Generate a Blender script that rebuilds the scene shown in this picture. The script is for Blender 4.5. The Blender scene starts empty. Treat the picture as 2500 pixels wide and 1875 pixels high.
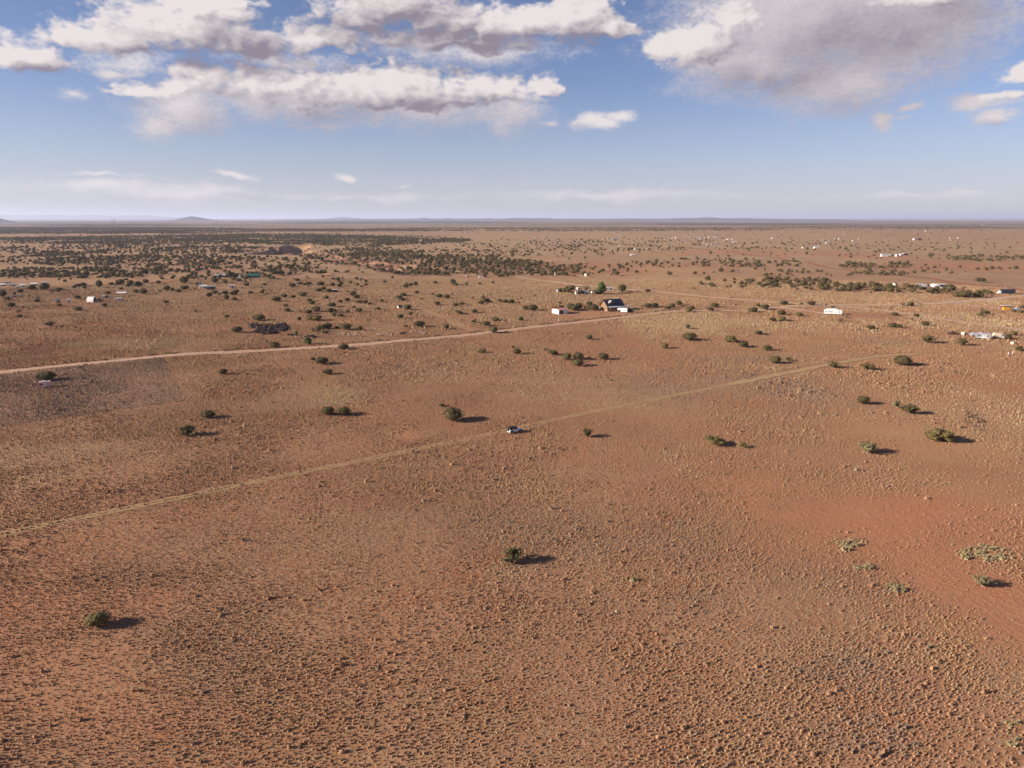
import bpy, bmesh, math, random
import numpy as np
from mathutils import Vector, Matrix

random.seed(7)
rng = np.random.default_rng(7)
C = bpy.context.scene.collection
SC = bpy.context.scene

# ------------------------------------------------------------------ camera
F = 1734.0                       # focal length in pixels of the 2500 px wide photograph
HCAM = 60.0
PITCH = math.atan((937.5 - 533.5) / F)
cam_d = bpy.data.cameras.new('camera')
cam_d.sensor_width = 36.0
cam_d.lens = 36.0 * F / 2500.0
cam_d.clip_start = 1.0
cam_d.clip_end = 400000.0
cam = bpy.data.objects.new('camera', cam_d)
C.objects.link(cam)
cam.location = (0, 0, HCAM)
cam.rotation_euler = (math.pi / 2 - PITCH, 0, 0)
SC.camera = cam

# ------------------------------------------------------------------ light
SUN_EL, SUN_AZ = 20.0, 12.0      # shadows run towards +X turned 12 degrees to +Y
sd = bpy.data.lights.new('sun', 'SUN')
sd.energy = 5.0
sd.angle = math.radians(0.5)
sd.color = (1.0, 0.90, 0.78)
sun = bpy.data.objects.new('sun', sd)
C.objects.link(sun)
to_sun = Vector((-math.cos(math.radians(SUN_AZ)) * math.cos(math.radians(SUN_EL)),
                 -math.sin(math.radians(SUN_AZ)) * math.cos(math.radians(SUN_EL)),
                 math.sin(math.radians(SUN_EL))))
sun.rotation_euler = to_sun.to_track_quat('Z', 'Y').to_euler()

SC.view_settings.view_transform = 'Standard'
SC.view_settings.look = 'None'
SC.view_settings.exposure = 0.98
SC.view_settings.gamma = 1.0
SC.view_settings.use_curve_mapping = False
SC.render.engine = 'CYCLES'
cy = SC.cycles
cy.max_bounces = 5
cy.diffuse_bounces = 3
cy.glossy_bounces = 2
cy.transmission_bounces = 2
cy.volume_bounces = 1
cy.use_denoising = True
cy.use_adaptive_sampling = True
cy.adaptive_threshold = 0.01
cy.caustics_reflective = False
cy.caustics_refractive = False


# ------------------------------------------------------------------ node helper
class NT:
    def __init__(s, tree):
        s.t = tree

    def n(s, typ, **kw):
        nd = s.t.nodes.new(typ)
        for k, v in kw.items():
            setattr(nd, k, v)
        return nd

    def put(s, sock, v):
        if hasattr(v, 'links') or isinstance(v, bpy.types.NodeSocket):
            s.t.links.new(v, sock)
        else:
            sock.default_value = v

    def m(s, op, a, b=None, c=None, clamp=False):
        nd = s.n('ShaderNodeMath', operation=op)
        nd.use_clamp = clamp
        s.put(nd.inputs[0], a)
        if b is not None: s.put(nd.inputs[1], b)
        if c is not None: s.put(nd.inputs[2], c)
        return nd.outputs[0]

    def ss(s, lo, hi, x, to0=0.0, to1=1.0):
        nd = s.n('ShaderNodeMapRange', interpolation_type='SMOOTHSTEP')
        s.put(nd.inputs['Value'], x)
        s.put(nd.inputs['From Min'], lo); s.put(nd.inputs['From Max'], hi)
        s.put(nd.inputs['To Min'], to0); s.put(nd.inputs['To Max'], to1)
        return nd.outputs[0]

    def mix(s, f, a, b):
        nd = s.n('ShaderNodeMix', data_type='RGBA')
        s.put(nd.inputs[0], f)
        for sock, v in ((nd.inputs[6], a), (nd.inputs[7], b)):
            if isinstance(v, tuple) and len(v) == 3: v = (*v, 1.0)
            s.put(sock, v)
        return nd.outputs[2]

    def noise(s, vec, scale, detail=4.0, rough=0.55, out=0, lac=2.0):
        nd = s.n('ShaderNodeTexNoise')
        if vec is not None: s.put(nd.inputs['Vector'], vec)
        nd.inputs['Scale'].default_value = scale
        nd.inputs['Detail'].default_value = detail
        nd.inputs['Roughness'].default_value = rough
        nd.inputs['Lacunarity'].default_value = lac
        return nd.outputs[out]

    def voro(s, vec, scale, feature='F1', rand=1.0):
        nd = s.n('ShaderNodeTexVoronoi', feature=feature)
        s.put(nd.inputs['Vector'], vec)
        nd.inputs['Scale'].default_value = scale
        nd.inputs['Randomness'].default_value = rand
        if feature == 'SMOOTH_F1':
            nd.inputs['Smoothness'].default_value = 0.6
        return nd.outputs['Distance']

    def comb(s, x, y, z=0.0):
        nd = s.n('ShaderNodeCombineXYZ')
        s.put(nd.inputs[0], x); s.put(nd.inputs[1], y); s.put(nd.inputs[2], z)
        return nd.outputs[0]


# ------------------------------------------------------------------ sky with clouds
def px_dir(px, py):
    u = (px - 1250.0) / F; v = (937.5 - py) / F
    return (u, math.cos(PITCH) + v * math.sin(PITCH), -math.sin(PITCH) + v * math.cos(PITCH))


def px_ae(px, py):
    x, y, z = px_dir(px, py)
    return math.degrees(math.atan2(x, y)), math.degrees(math.atan2(z, math.hypot(x, y)))


# cloud bodies: centre and half sizes, read off the sky as bearings; weight = how solid
HARD = [
    (430, 75, 190, 80, 1.0), (260, 95, 180, 50, .9), (590, 110, 130, 55, 1.0), (520, 30, 110, 60, 1.0),
    (780, 95, 120, 50, .9), (60, 140, 130, 52, .9), (960, 20, 190, 75, 1.0), (1090, 50, 140, 60, 1.0),
    (1270, 70, 150, 62, 1.0), (1400, 45, 95, 70, 1.0), (1500, 70, 60, 32, .9), (1100, 105, 330, 40, .75),
    (500, 195, 90, 50, .95), (700, 215, 210, 60, .95), (960, 225, 230, 66, 1.0), (1200, 225, 160, 50, .8),
    (1330, 215, 55, 32, .7), (340, 225, 120, 30, .6),
    (1700, 120, 120, 55, 1.0), (1620, 130, 70, 36, .8), (1780, 60, 90, 60, .8),
    (2490, 180, 60, 28, .75), (2230, -10, 120, 40, .8), (880, 60, 60, 50, .8), (430, 215, 90, 45, .6), (2450, 236, 80, 22, .45),
]
DARKEN = [(1000, 25, 190, 62), (800, 70, 150, 50), (620, 120, 150, 38), (1180, 95, 240, 36), (60, 182, 140, 26), (1420, 98, 130, 22),
          (2120, 70, 230, 90), (2330, 10, 200, 70), (1790, 185, 100, 40), (900, 275, 250, 26), (1150, 265, 170, 40), (520, 150, 200, 26), (1960, 200, 120, 50)]
SOFT = [
    (1450, 293, 44, 22, 1.15), (1500, 275, 50, 14, .95), (1335, 305, 34, 11, .9), (2150, 293, 48, 20, 1.1), (2225, 270, 44, 12, .9),
    (2225, 292, 30, 7, .8), (2400, 248, 90, 22, 1.1), (2425, 283, 78, 18, 1.1), (572, 431, 56, 9, .95), (836, 434, 36, 10, 1.0),
    (975, 460, 30, 6, .7), (240, 424, 150, 9, .6), (710, 303, 30, 8, .7), (180, 232, 70, 24, .8), (290, 178, 60, 22, .9),
    (450, 255, 120, 75, 1.1), (390, 300, 80, 50, .9), (1020, 265, 330, 60, .8), (1240, 275, 120, 70, .8), (720, 240, 260, 70, .9),
    (1950, 60, 320, 150, 1.25), (2180, 40, 310, 170, 1.25), (2030, 200, 220, 90, 1.1), (1830, 150, 190, 95, 1.1),
    (700, 150, 300, 50, .5), (1150, 130, 350, 60, .6), (300, 150, 220, 60, .5), (250, 455, 300, 34, .62),
    (450, 475, 340, 36, .60), (1500, 478, 620, 24, .48), (2250, 476, 460, 18, .5), (900, 480, 400, 20, .4), (820, 300, 300, 40, .35),
]


def blob_ae(b):
    a, e = px_ae(b[0], b[1])
    a1, _ = px_ae(b[0] + b[2], b[1])
    _, e1 = px_ae(b[0], b[1] - b[3])
    return a, e, max(a1 - a, .05), max(e1 - e, .05), b[4]


def cloud_noise(t, A, E):
    P0 = t.comb(A, t.m('MULTIPLY', E, 1.7))
    fb = t.noise(P0, 0.62, 9.0, 0.56)
    fb2 = t.noise(t.comb(t.m('ADD', A, 31.0), t.m('MULTIPLY', E, 1.9), 4.0), 0.13, 4.0, 0.5)
    out = t.m('MAXIMUM', t.ss(39, 46, t.m('ABSOLUTE', A)), t.ss(16.5, 19.5, E))
    out = t.m('MULTIPLY', out, t.ss(4, 9, E))
    gen = t.m('MULTIPLY', t.m('SUBTRACT', fb2, .61), 5.0)
    gen = t.m('ADD', t.m('MULTIPLY', gen, out), t.m('MULTIPLY', t.m('SUBTRACT', out, 1.0), 3.0))
    return P0, fb, gen


def cloud_group():
    g = bpy.data.node_groups.new('cloud_field', 'ShaderNodeTree')
    g.interface.new_socket('A', in_out='INPUT', socket_type='NodeSocketFloat')
    g.interface.new_socket('E', in_out='INPUT', socket_type='NodeSocketFloat')
    for nm in ('Hard', 'Soft', 'Body', 'SoftBody', 'Dark'):
        g.interface.new_socket(nm, in_out='OUTPUT', socket_type='NodeSocketFloat')
    t = NT(g)
    gi = t.n('NodeGroupInput'); go = t.n('NodeGroupOutput')
    A, E = gi.outputs[0], gi.outputs[1]
    P0, fb, gen = cloud_noise(t, A, E)
    w = t.n('ShaderNodeSeparateXYZ'); t.put(w.inputs[0], t.noise(P0, 0.30, 3.0, 0.5, out=1))
    A2 = t.m('ADD', A, t.m('MULTIPLY', t.m('SUBTRACT', w.outputs[0], .5), 3.6))
    E2 = t.m('ADD', E, t.m('MULTIPLY', t.m('SUBTRACT', w.outputs[1], .5), 1.7))

    def field(blobs, below):
        cur = None
        for b in blobs:
            a, e, ra, re, wt = blob_ae(b)
            x = t.m('DIVIDE', t.m('SUBTRACT', A2, a), ra)
            y = t.m('DIVIDE', t.m('SUBTRACT', E2, e), re)
            y = t.m('MAXIMUM', y, t.m('MULTIPLY', y, -below))
            q = t.m('SQRT', t.m('ADD', t.m('MULTIPLY', x, x), t.m('MULTIPLY', y, y)))
            v = t.m('SUBTRACT', wt, q)
            cur = v if cur is None else t.m('SMOOTH_MAX', cur, v, 0.25)
        return t.m('MAXIMUM', cur, -1.2)

    H, S = field(HARD, 1.5), field(SOFT, 1.0)
    H = t.m('MAXIMUM', t.m('ADD', H, .30), gen)
    vo = t.voro(t.comb(t.m('ADD', A2, t.m('MULTIPLY', fb, 1.0)), t.m('MULTIPLY', E2, 1.5)), 0.62, 'SMOOTH_F1')
    vo2 = t.voro(t.comb(t.m('ADD', A2, t.m('MULTIPLY', fb, .5)), t.m('MULTIPLY', E2, 1.4)), 1.7, 'SMOOTH_F1')
    bill = t.m('ADD', t.m('MULTIPLY', t.m('SUBTRACT', .42, vo), .62), t.m('MULTIPLY', t.m('SUBTRACT', .4, vo2), .42))
    fr = t.noise(P0, 2.6, 5.0, 0.6)
    Hd = t.m('ADD', t.m('ADD', t.m('ADD', H, bill), t.m('MULTIPLY', t.m('SUBTRACT', fr, .5), .55)), t.m('MULTIPLY', t.m('SUBTRACT', fb, .5), 1.1))
    Sd = t.m('ADD', t.m('ADD', S, t.m('MULTIPLY', t.m('SUBTRACT', fb, .5), 1.0)), t.m('MULTIPLY', t.m('SUBTRACT', fr, .5), .7))
    D = field([(*q, 1.0) for q in DARKEN], 1.0)
    t.put(go.inputs[0], Hd); t.put(go.inputs[1], Sd); t.put(go.inputs[2], H); t.put(go.inputs[3], S); t.put(go.inputs[4], t.m('ADD', D, t.m('MULTIPLY', t.m('SUBTRACT', fb, .5), .9)))
    return g


world = bpy.data.worlds.new('World')
SC.world = world
world.use_nodes = True
wt = world.node_tree
wt.nodes.clear()
t = NT(wt)
sky = t.n('ShaderNodeTexSky', sky_type='NISHITA')
sky.sun_disc = False
sky.sun_elevation = math.radians(SUN_EL)
sky.sun_rotation = math.atan2(to_sun.x, to_sun.y)
sky.altitude = 1700.0
sky.air_density = 1.0
sky.dust_density = 0.6
sky.ozone_density = 2.2
tc = t.n('ShaderNodeTexCoord')
sx = t.n('ShaderNodeSeparateXYZ'); t.put(sx.inputs[0], tc.outputs['Generated'])
R2D = 180 / math.pi
A = t.m('MULTIPLY', t.m('ARCTAN2', sx.outputs[0], sx.outputs[1]), R2D)
E = t.m('MULTIPLY', t.m('ARCSINE', sx.outputs[2]), R2D)
cg = cloud_group()
K = 0.41
dark = (0.34 * K, 0.295 * K, 0.365 * K)
lite = (1.03 * K, 0.94 * K, 0.93 * K)
STR = 0.10
SKYMUL = (0.053, 0.0495, 0.0575)


def backdrop():
    v = t.n('ShaderNodeVectorMath', operation='MULTIPLY')
    t.put(v.inputs[0], sky.outputs[0]); v.inputs[1].default_value = SKYMUL
    low = t.ss(-2.0, 11.0, E)
    return t.mix(t.m('MULTIPLY', t.m('SUBTRACT', 1.0, low), .62), v.outputs[0], (0.275, 0.275, 0.31))


def bgnode(c):
    sc = t.n('ShaderNodeVectorMath', operation='SCALE'); t.put(sc.inputs[0], c); sc.inputs['Scale'].default_value = 1.0 / STR
    bg = t.n('ShaderNodeBackground'); t.put(bg.inputs['Color'], sc.outputs[0]); bg.inputs['Strength'].default_value = STR
    return bg.outputs[0]


def cl(da, de):
    nd = t.n('ShaderNodeGroup'); nd.node_tree = cg
    t.put(nd.inputs[0], t.m('ADD', A, da)); t.put(nd.inputs[1], t.m('ADD', E, de))
    return nd.outputs


c0 = cl(0, 0); c1_ = cl(-0.5, 0.30); c2_ = cl(-1.3, 1.7)
h0, s0, hb0, sb0, dk0 = c0
dk = t.m('MULTIPLY', t.ss(-.25, .85, dk0), -.44)
aH = t.ss(-0.05, 0.55, h0)
aS = t.m('MULTIPLY', t.ss(-0.30, 0.80, s0), 0.96)
fine = t.m('MULTIPLY', t.m('SUBTRACT', h0, c1_[0]), 0.72)
broad = t.m('MULTIPLY', t.m('SUBTRACT', t.m('MINIMUM', hb0, 1.2), t.m('MINIMUM', c2_[2], 1.2)), 0.62)
LH = t.m('ADD', t.m('ADD', 0.64, t.m('ADD', fine, broad)), t.m('MULTIPLY', t.m('MINIMUM', h0, 1.3), -0.26), clamp=False)
LH = t.m('ADD', LH, dk, clamp=True)
LS = t.m('ADD', t.m('ADD', .64, t.m('MULTIPLY', t.m('SUBTRACT', s0, c2_[1]), .40)), t.m('MULTIPLY', s0, -.20))
LS = t.m('ADD', LS, t.m('MULTIPLY', dk, .6), clamp=True)
base = backdrop()
q1 = t.mix(aS, base, t.mix(LS, dark, lite))
aH2 = t.m('MULTIPLY', aH, t.ss(0.3, 5.0, E, .35, 1.0))
q2 = t.mix(aH2, q1, t.mix(LH, dark, lite))
# the rest of the sky: the same broken cumulus, without the read-off bodies
_, fbg, geng = cloud_noise(t, A, E)
aG = t.ss(0.0, 0.5, t.m('ADD', geng, t.m('MULTIPLY', t.m('SUBTRACT', fbg, .5), 1.1)))
q3 = t.mix(aG, backdrop(), t.mix(t.ss(.3, .7, fbg), dark, lite))
infr = t.m('MULTIPLY', t.m('LESS_THAN', t.m('ABSOLUTE', A), 47.0), t.m('MULTIPLY', t.m('LESS_THAN', E, 20.0), t.m('GREATER_THAN', E, -0.5)))
mxs = t.n('ShaderNodeMixShader')
t.put(mxs.inputs[0], infr); t.put(mxs.inputs[1], bgnode(q3)); t.put(mxs.inputs[2], bgnode(q2))
wo = t.n('ShaderNodeOutputWorld'); t.put(wo.inputs['Surface'], mxs.outputs[0])
world.cycles.sampling_method = 'MANUAL'
world.cycles.sample_map_resolution = 512


# ------------------------------------------------------------------ terrain
def hash2(ix, iy, seed):
    n = (ix * 374761393 + iy * 668265263 + seed * 974634777) & 0xFFFFFFFF
    n = ((n ^ (n >> 13)) * 1274126177) & 0xFFFFFFFF
    return ((n ^ (n >> 16)) & 0xFFFFFF) / float(0xFFFFFF)


def vnoise(x, y, seed=0):
    ix = np.floor(x).astype(np.int64); iy = np.floor(y).astype(np.int64)
    fx = x - ix; fy = y - iy
    fx = fx * fx * fx * (fx * (fx * 6 - 15) + 10); fy = fy * fy * fy * (fy * (fy * 6 - 15) + 10)
    a = hash2(ix, iy, seed); b = hash2(ix + 1, iy, seed); c = hash2(ix, iy + 1, seed); d = hash2(ix + 1, iy + 1, seed)
    return (a + (b - a) * fx + (c - a) * fy + (a - b - c + d) * fx * fy) * 2 - 1


def fbm(x, y, oct=3, seed=0):
    s = 0; amp = 1.0
    for o in range(oct):
        s = s + amp * vnoise(x * 2 ** o + 17.3 * o, y * 2 ** o - 9.1 * o, seed + o); amp *= .5
    return s


def sstep(a, b, x):
    k = np.clip((x - a) / (b - a), 0, 1)
    return k * k * (3 - 2 * k)


def flat_pt(px, py):
    x, y, z = px_dir(px, py)
    k = -HCAM / z
    return x * k, y * k


CANYON = [flat_pt(*p) for p in ((640, 603), (700, 607), (735, 614), (790, 626), (850, 638), (905, 646), (960, 652), (1010, 662))]


def seg_dist(x, y, pts):
    best = np.full(np.shape(x), 1e9)
    for (x0, y0), (x1, y1) in zip(pts[:-1], pts[1:]):
        dx, dy = x1 - x0, y1 - y0
        k = np.clip(((x - x0) * dx + (y - y0) * dy) / (dx * dx + dy * dy), 0, 1)
        best = np.minimum(best, np.hypot(x - x0 - k * dx, y - y0 - k * dy))
    return best


CANYON2 = [flat_pt(*p) for p in ((648, 620), (690, 614), (712, 607), (724, 600))]


def height(x, y):
    x = np.asarray(x, float); y = np.asarray(y, float)
    r = np.hypot(x, y)
    h = 0.45 * fbm(x / 70, y / 70, 2, 3) * sstep(40, 200, r)
    h = h + 2.6 * fbm(x / 300, y / 260, 3, 11) * sstep(380, 800, r) * (1 - sstep(9000, 16000, r))
    h = h + 9.0 * fbm(x / 2300, y / 1500, 2, 23) * sstep(2200, 5200, r) * (1 - sstep(14000, 30000, r))
    near = (r > 700) & (r < 2200)
    if np.any(near):
        d = seg_dist(x, y, CANYON) + 9 * fbm(x / 45, y / 45, 2, 31)
        step = .5 * (1 - sstep(20, 25, d)) + .5 * (1 - sstep(10, 14, d))
        d2 = seg_dist(x, y, CANYON2)
        step = np.maximum(step, 1.9 * (1 - sstep(22, 30, d2)))
        h = h - np.where(near, 9.0 * step * sstep(800, 950, r), 0)
    return h


def hit(px, py):
    """the point of the ground that the bearing (px, py) of the photograph meets"""
    d = np.array(px_dir(px, py)); hz = math.hypot(d[0], d[1])
    rs = np.concatenate([np.geomspace(50, 900, 700), np.geomspace(902, 60000, 1800)])
    k = rs / hz
    z = HCAM + d[2] * k
    g = height(d[0] * k, d[1] * k)
    below = np.nonzero(z < g)[0]
    if len(below) == 0 or below[0] == 0:
        x, y = flat_pt(px, max(py, 536))
        return Vector((x, y, float(height(x, y))))
    i = below[0]
    a, b = z[i - 1] - g[i - 1], z[i] - g[i]
    k = k[i - 1] + (k[i] - k[i - 1]) * a / (a - b)
    x, y = d[0] * k, d[1] * k
    return Vector((x, y, float(height(x, y))))


def mpp(p):
    """metres per photograph pixel at point p"""
    return (p.y * math.cos(PITCH) + (HCAM - p.z) * math.sin(PITCH)) / F


def project(x, y, z):
    yy = y * math.cos(PITCH) + (HCAM - z) * math.sin(PITCH)
    zz = -y * math.sin(PITCH) * -1 * 0 + (z - HCAM) * math.cos(PITCH) + y * math.sin(PITCH)
    yy = np.where(yy < 1, 1, yy)
    return 1250 + F * x / yy, 937.5 - F * zz / yy


# ground cover regions, as ellipses on the ground: (x, y, rx, ry, weight) read off the photograph
def ell(px, py, rx, ry, w=1.0, ang=0.0):
    cx, cy = flat_pt(px, py)
    x1, _ = flat_pt(px + rx, py)
    _, y0 = flat_pt(px, py - ry); _, y1 = flat_pt(px, py + ry)
    return cx, (y0 + y1) / 2, abs(x1 - cx), abs(y0 - y1) / 2, w


def emask(x, y, L, soft=.62, seed=5):
    out = np.zeros(np.shape(x))
    n = fbm(x / 18, y / 18, 3, seed) * .30 + fbm(x / 90, y / 90, 2, seed + 9) * .22
    for cx, cy_, rx, ry, w in L:
        d = np.hypot((x - cx) / rx, (y - cy_) / ry) + n
        out = np.maximum(out, w * (1 - sstep(1 - soft, 1 + soft * .4, d)))
    return out


BARE = [ell(2130, 1262, 330, 62, 1), ell(2480, 1490, 280, 170, 1), ell(2500, 1150, 110, 90, .9), ell(2440, 1230, 200, 60, .9), ell(2380, 1330, 330, 120, .8), ell(1880, 1215, 200, 60, .75), ell(1960, 1330, 260, 60, .6),
        ell(2450, 1180, 220, 160, .85), ell(2480, 1050, 90, 90, .5), ell(2350, 925, 95, 14, 1), ell(2450, 945, 120, 14, .7), ell(2290, 1095, 140, 28, .6),
        ell(90, 1650, 260, 110, .5), ell(60, 1500, 200, 60, .45), ell(330, 1480, 160, 60, .4), ell(300, 1760, 200, 60, .35),
        ell(2130, 772, 90, 10, .8), ell(1450, 765, 110, 9, .8), ell(2400, 717, 130, 7, .9), ell(530, 705, 60, 5, .8),
        ell(180, 742, 90, 5, .7), ell(2000, 765, 40, 6, .9), ell(2250, 704, 120, 5, .7), ell(2050, 830, 160, 8, .5),
        ell(80, 948, 25, 6, .9), ell(1000, 1065, 50, 12, .5), ell(1210, 700, 220, 14, .45), ell(1500, 655, 300, 16, .5),
        ell(2330, 655, 220, 14, .6), ell(1700, 650, 200, 8, .5), ell(1850, 620, 300, 8, .5), ell(2150, 630, 120, 4, .9),
        ell(60, 765, 120, 12, .45)]
GOLD = [ell(1200, 725, 1700, 75, .55), ell(1250, 625, 2200, 60, .55), ell(1700, 788, 230, 34, 1), ell(1980, 800, 170, 20, .5), ell(330, 838, 190, 20, .75), ell(830, 972, 75, 26, .8),
        ell(2380, 785, 200, 26, .75), ell(2400, 735, 110, 8, .9), ell(300, 703, 330, 9, .9), ell(500, 700, 200, 8, .6),
        ell(860, 712, 260, 9, .55), ell(1150, 905, 240, 40, .3), ell(1450, 960, 260, 40, .35), ell(2150, 690, 300, 12, .4),
        ell(380, 920, 50, 5, .7), ell(1950, 720, 420, 14, .5), ell(80, 560, 110, 5, .8), ell(1280, 560, 500, 14, .4),
        ell(2420, 1010, 170, 60, .45), ell(1150, 600, 300, 10, .6), ell(1240, 1390, 60, 30, .5), 
        ell(640, 728, 200, 7, .4)]
GREY = [ell(1800, 945, 330, 50, .6), ell(1350, 1320, 500, 90, .3), ell(2050, 1640, 200, 70, .6), ell(2100, 1800, 200, 90, .6),
        ell(1700, 1480, 120, 50, .4), ell(1820, 880, 200, 16, .5), ell(2180, 835, 180, 14, .5), ell(900, 905, 300, 25, .25),
        ell(200, 560, 380, 14, .7), ell(700, 580, 500, 16, .4), ell(2300, 700, 0.1, 0.1, 0)]
FIELD = [flat_pt(*p) for p in ((-260, 900), (-260, 1085), (0, 1040), (230, 1010), (455, 978), (395, 870), (0, 911))]


def in_poly(x, y, poly):
    c = np.zeros(np.shape(x), bool)
    j = len(poly) - 1
    for i in range(len(poly)):
        xi, yi = poly[i]; xj, yj = poly[j]
        cond = ((yi > y) != (yj > y)) & (x < (xj - xi) * (y - yi) / (yj - yi + 1e-12) + xi)
        c ^= cond
        j = i
    return c


# woodland and painted cloud-shadow strips: trees per hectare in bands, by where they stand in the photograph
WOODS_SHADE = [(200, 563, 480, 9, 34), (650, 585, 470, 14, 34), (350, 610, 420, 12, 22), (260, 588, 380, 10, 36),
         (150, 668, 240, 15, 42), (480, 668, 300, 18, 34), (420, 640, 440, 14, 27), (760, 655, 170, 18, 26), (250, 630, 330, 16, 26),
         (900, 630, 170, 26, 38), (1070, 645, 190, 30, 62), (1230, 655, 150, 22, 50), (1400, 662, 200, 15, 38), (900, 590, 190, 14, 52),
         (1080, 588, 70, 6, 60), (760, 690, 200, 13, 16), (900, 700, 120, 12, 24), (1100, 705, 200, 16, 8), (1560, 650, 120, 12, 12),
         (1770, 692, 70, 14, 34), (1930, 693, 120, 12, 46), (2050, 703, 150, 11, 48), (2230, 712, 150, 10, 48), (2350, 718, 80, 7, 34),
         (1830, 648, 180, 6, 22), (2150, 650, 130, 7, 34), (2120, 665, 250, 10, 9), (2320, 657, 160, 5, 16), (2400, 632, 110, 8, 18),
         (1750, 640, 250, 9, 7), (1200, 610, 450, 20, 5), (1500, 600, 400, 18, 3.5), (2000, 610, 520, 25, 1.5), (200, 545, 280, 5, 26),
         (1500, 560, 500, 6, 5), (2150, 556, 400, 5, 6), (1750, 668, 320, 12, 3.0), (1100, 560, 300, 4, 12), (1850, 547, 280, 3.0, 75), (1000, 542, 340, 2.4, 60), (300, 549, 330, 3, 22), (700, 562, 500, 4, 22),  # the dense thin horizon strips paint in cloud shadow as woodland
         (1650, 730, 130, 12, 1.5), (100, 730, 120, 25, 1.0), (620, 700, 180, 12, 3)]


def wood_shade_density(px, py):
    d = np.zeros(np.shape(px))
    for cx, cy_, rx, ry, w in WOODS_SHADE:
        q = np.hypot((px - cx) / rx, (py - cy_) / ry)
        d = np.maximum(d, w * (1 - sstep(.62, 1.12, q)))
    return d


ang = np.concatenate([np.arange(-52, 52.001, 0.16), np.arange(56, 306, 4.0)])
rad = np.concatenate([np.arange(4, 60, 4), 60 * 1.0105 ** np.arange(0, 260), np.arange(915, 1800, 5.5), 1800 * 1.021 ** np.arange(0, 214)])
AN, RN = len(ang), len(rad)
aa = np.radians(ang)
X = np.outer(rad, np.sin(aa)); Y = np.outer(rad, np.cos(aa))
Z = height(X, Y)
verts = np.stack([X, Y, Z], -1).reshape(-1, 3)
verts = np.vstack([verts, [[0, 0, float(height(0, 0))]]])
i = np.arange(RN - 1)[:, None] * AN; j = np.arange(AN)[None, :]; j2 = (j + 1) % AN
quads = np.stack([i + j, i + AN + j, i + AN + j2, i + j2], -1).reshape(-1, 4)
fan = np.stack([np.full(AN, RN * AN), np.arange(AN), (np.arange(AN) + 1) % AN], -1)
me = bpy.data.meshes.new('ground')
me.vertices.add(len(verts)); me.vertices.foreach_set('co', verts.astype(np.float32).ravel())
nl = quads.size + fan.size
me.loops.add(nl); me.loops.foreach_set('vertex_index', np.concatenate([quads.ravel(), fan.ravel()]).astype(np.int32))
me.polygons.add(len(quads) + len(fan))
ls = np.concatenate([np.arange(len(quads)) * 4, quads.size + np.arange(len(fan)) * 3]).astype(np.int32)
me.polygons.foreach_set('loop_start', ls)
me.polygons.foreach_set('use_smooth', np.ones(len(ls), bool))
me.update(); me.validate()


def cover(x, y, z=None):
    """bare soil, golden grass, grey brush and woodland (with painted cloud shadow) shares of the ground at x, y"""
    if z is None: z = height(x, y)
    bare = emask(x, y, BARE, seed=5)
    gold = emask(x, y, GOLD, seed=15)
    grey = emask(x, y, GREY, seed=25)
    fld = in_poly(x, y, FIELD)
    grey = np.where(fld, np.maximum(grey, 1.0), grey)
    bare = np.where(fld, bare * .3, bare)
    px, py = project(x, y, z)
    wood = np.where(y > 7800, np.clip(wood_shade_density(px, py) / 45, 0, 1), 0)
    dd = seg_dist(x, y, CANYON) if np.any(y > 700) else np.full(np.shape(x), 1e9)
    rock = (1 - sstep(22, 36, dd + 9 * fbm(x / 30, y / 30, 2, 61))) * (np.hypot(x, y) > 800)
    return bare, gold, grey, wood, rock


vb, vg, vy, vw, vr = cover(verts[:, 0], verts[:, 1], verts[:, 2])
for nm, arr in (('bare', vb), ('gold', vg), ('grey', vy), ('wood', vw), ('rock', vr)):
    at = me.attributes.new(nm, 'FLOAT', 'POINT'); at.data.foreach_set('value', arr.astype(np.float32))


# ------------------------------------------------------------------ materials
def new_mat(name, rough=.85, spec=.2):
    m = bpy.data.materials.new(name); m.use_nodes = True
    nt = m.node_tree; b = nt.nodes['Principled BSDF']
    b.inputs['Roughness'].default_value = rough
    b.inputs['Specular IOR Level'].default_value = spec
    return m, NT(nt), b


SOIL1, SOIL2 = (0.345, 0.142, 0.066), (0.285, 0.137, 0.072)
TAN1, TAN2 = (0.36, 0.216, 0.124), (0.305, 0.174, 0.101)
GOLDC, GREYC = (0.43, 0.325, 0.185), (0.255, 0.182, 0.130)

gm, t, b = new_mat('desert_ground', .95, .08)
geo = t.n('ShaderNodeNewGeometry'); P = geo.outputs['Position']


def attr(t, nm):
    a = t.n('ShaderNodeAttribute'); a.attribute_name = nm; return a.outputs['Fac']


ba, go_, gr, wood_shade, ro = [attr(t, k) for k in ('bare', 'gold', 'grey', 'wood', 'rock')]
n_big = t.noise(P, 0.011, 5, .55); n_mid = t.noise(P, 0.07, 5, .6); n_fine = t.noise(P, 0.9, 6, .65); n_grain = t.noise(P, 5.0, 5, .7)
soil = t.mix(t.ss(.35, .65, n_big), SOIL1, SOIL2)
soil = t.mix(t.ss(.3, .75, n_grain, 0, .5), soil, (0.29, 0.12, 0.06))
soil = t.mix(t.ss(.45, .75, n_mid, 0, .55), soil, (0.43, 0.20, 0.115))
tan = t.mix(t.ss(.35, .65, n_mid), TAN1, TAN2)
tan = t.mix(t.ss(.38, .62, n_big, 0, .45), tan, (0.40, 0.27, 0.145))
tan = t.mix(t.m('MULTIPLY', go_, .7), tan, GOLDC)
tan = t.mix(t.m('MULTIPLY', gr, .85), tan, GREYC)
mound = t.voro(P, 1.15, 'F1')
clump = t.m('MULTIPLY', t.ss(.62, .30, mound), t.ss(.30, .55, n_fine))
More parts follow.
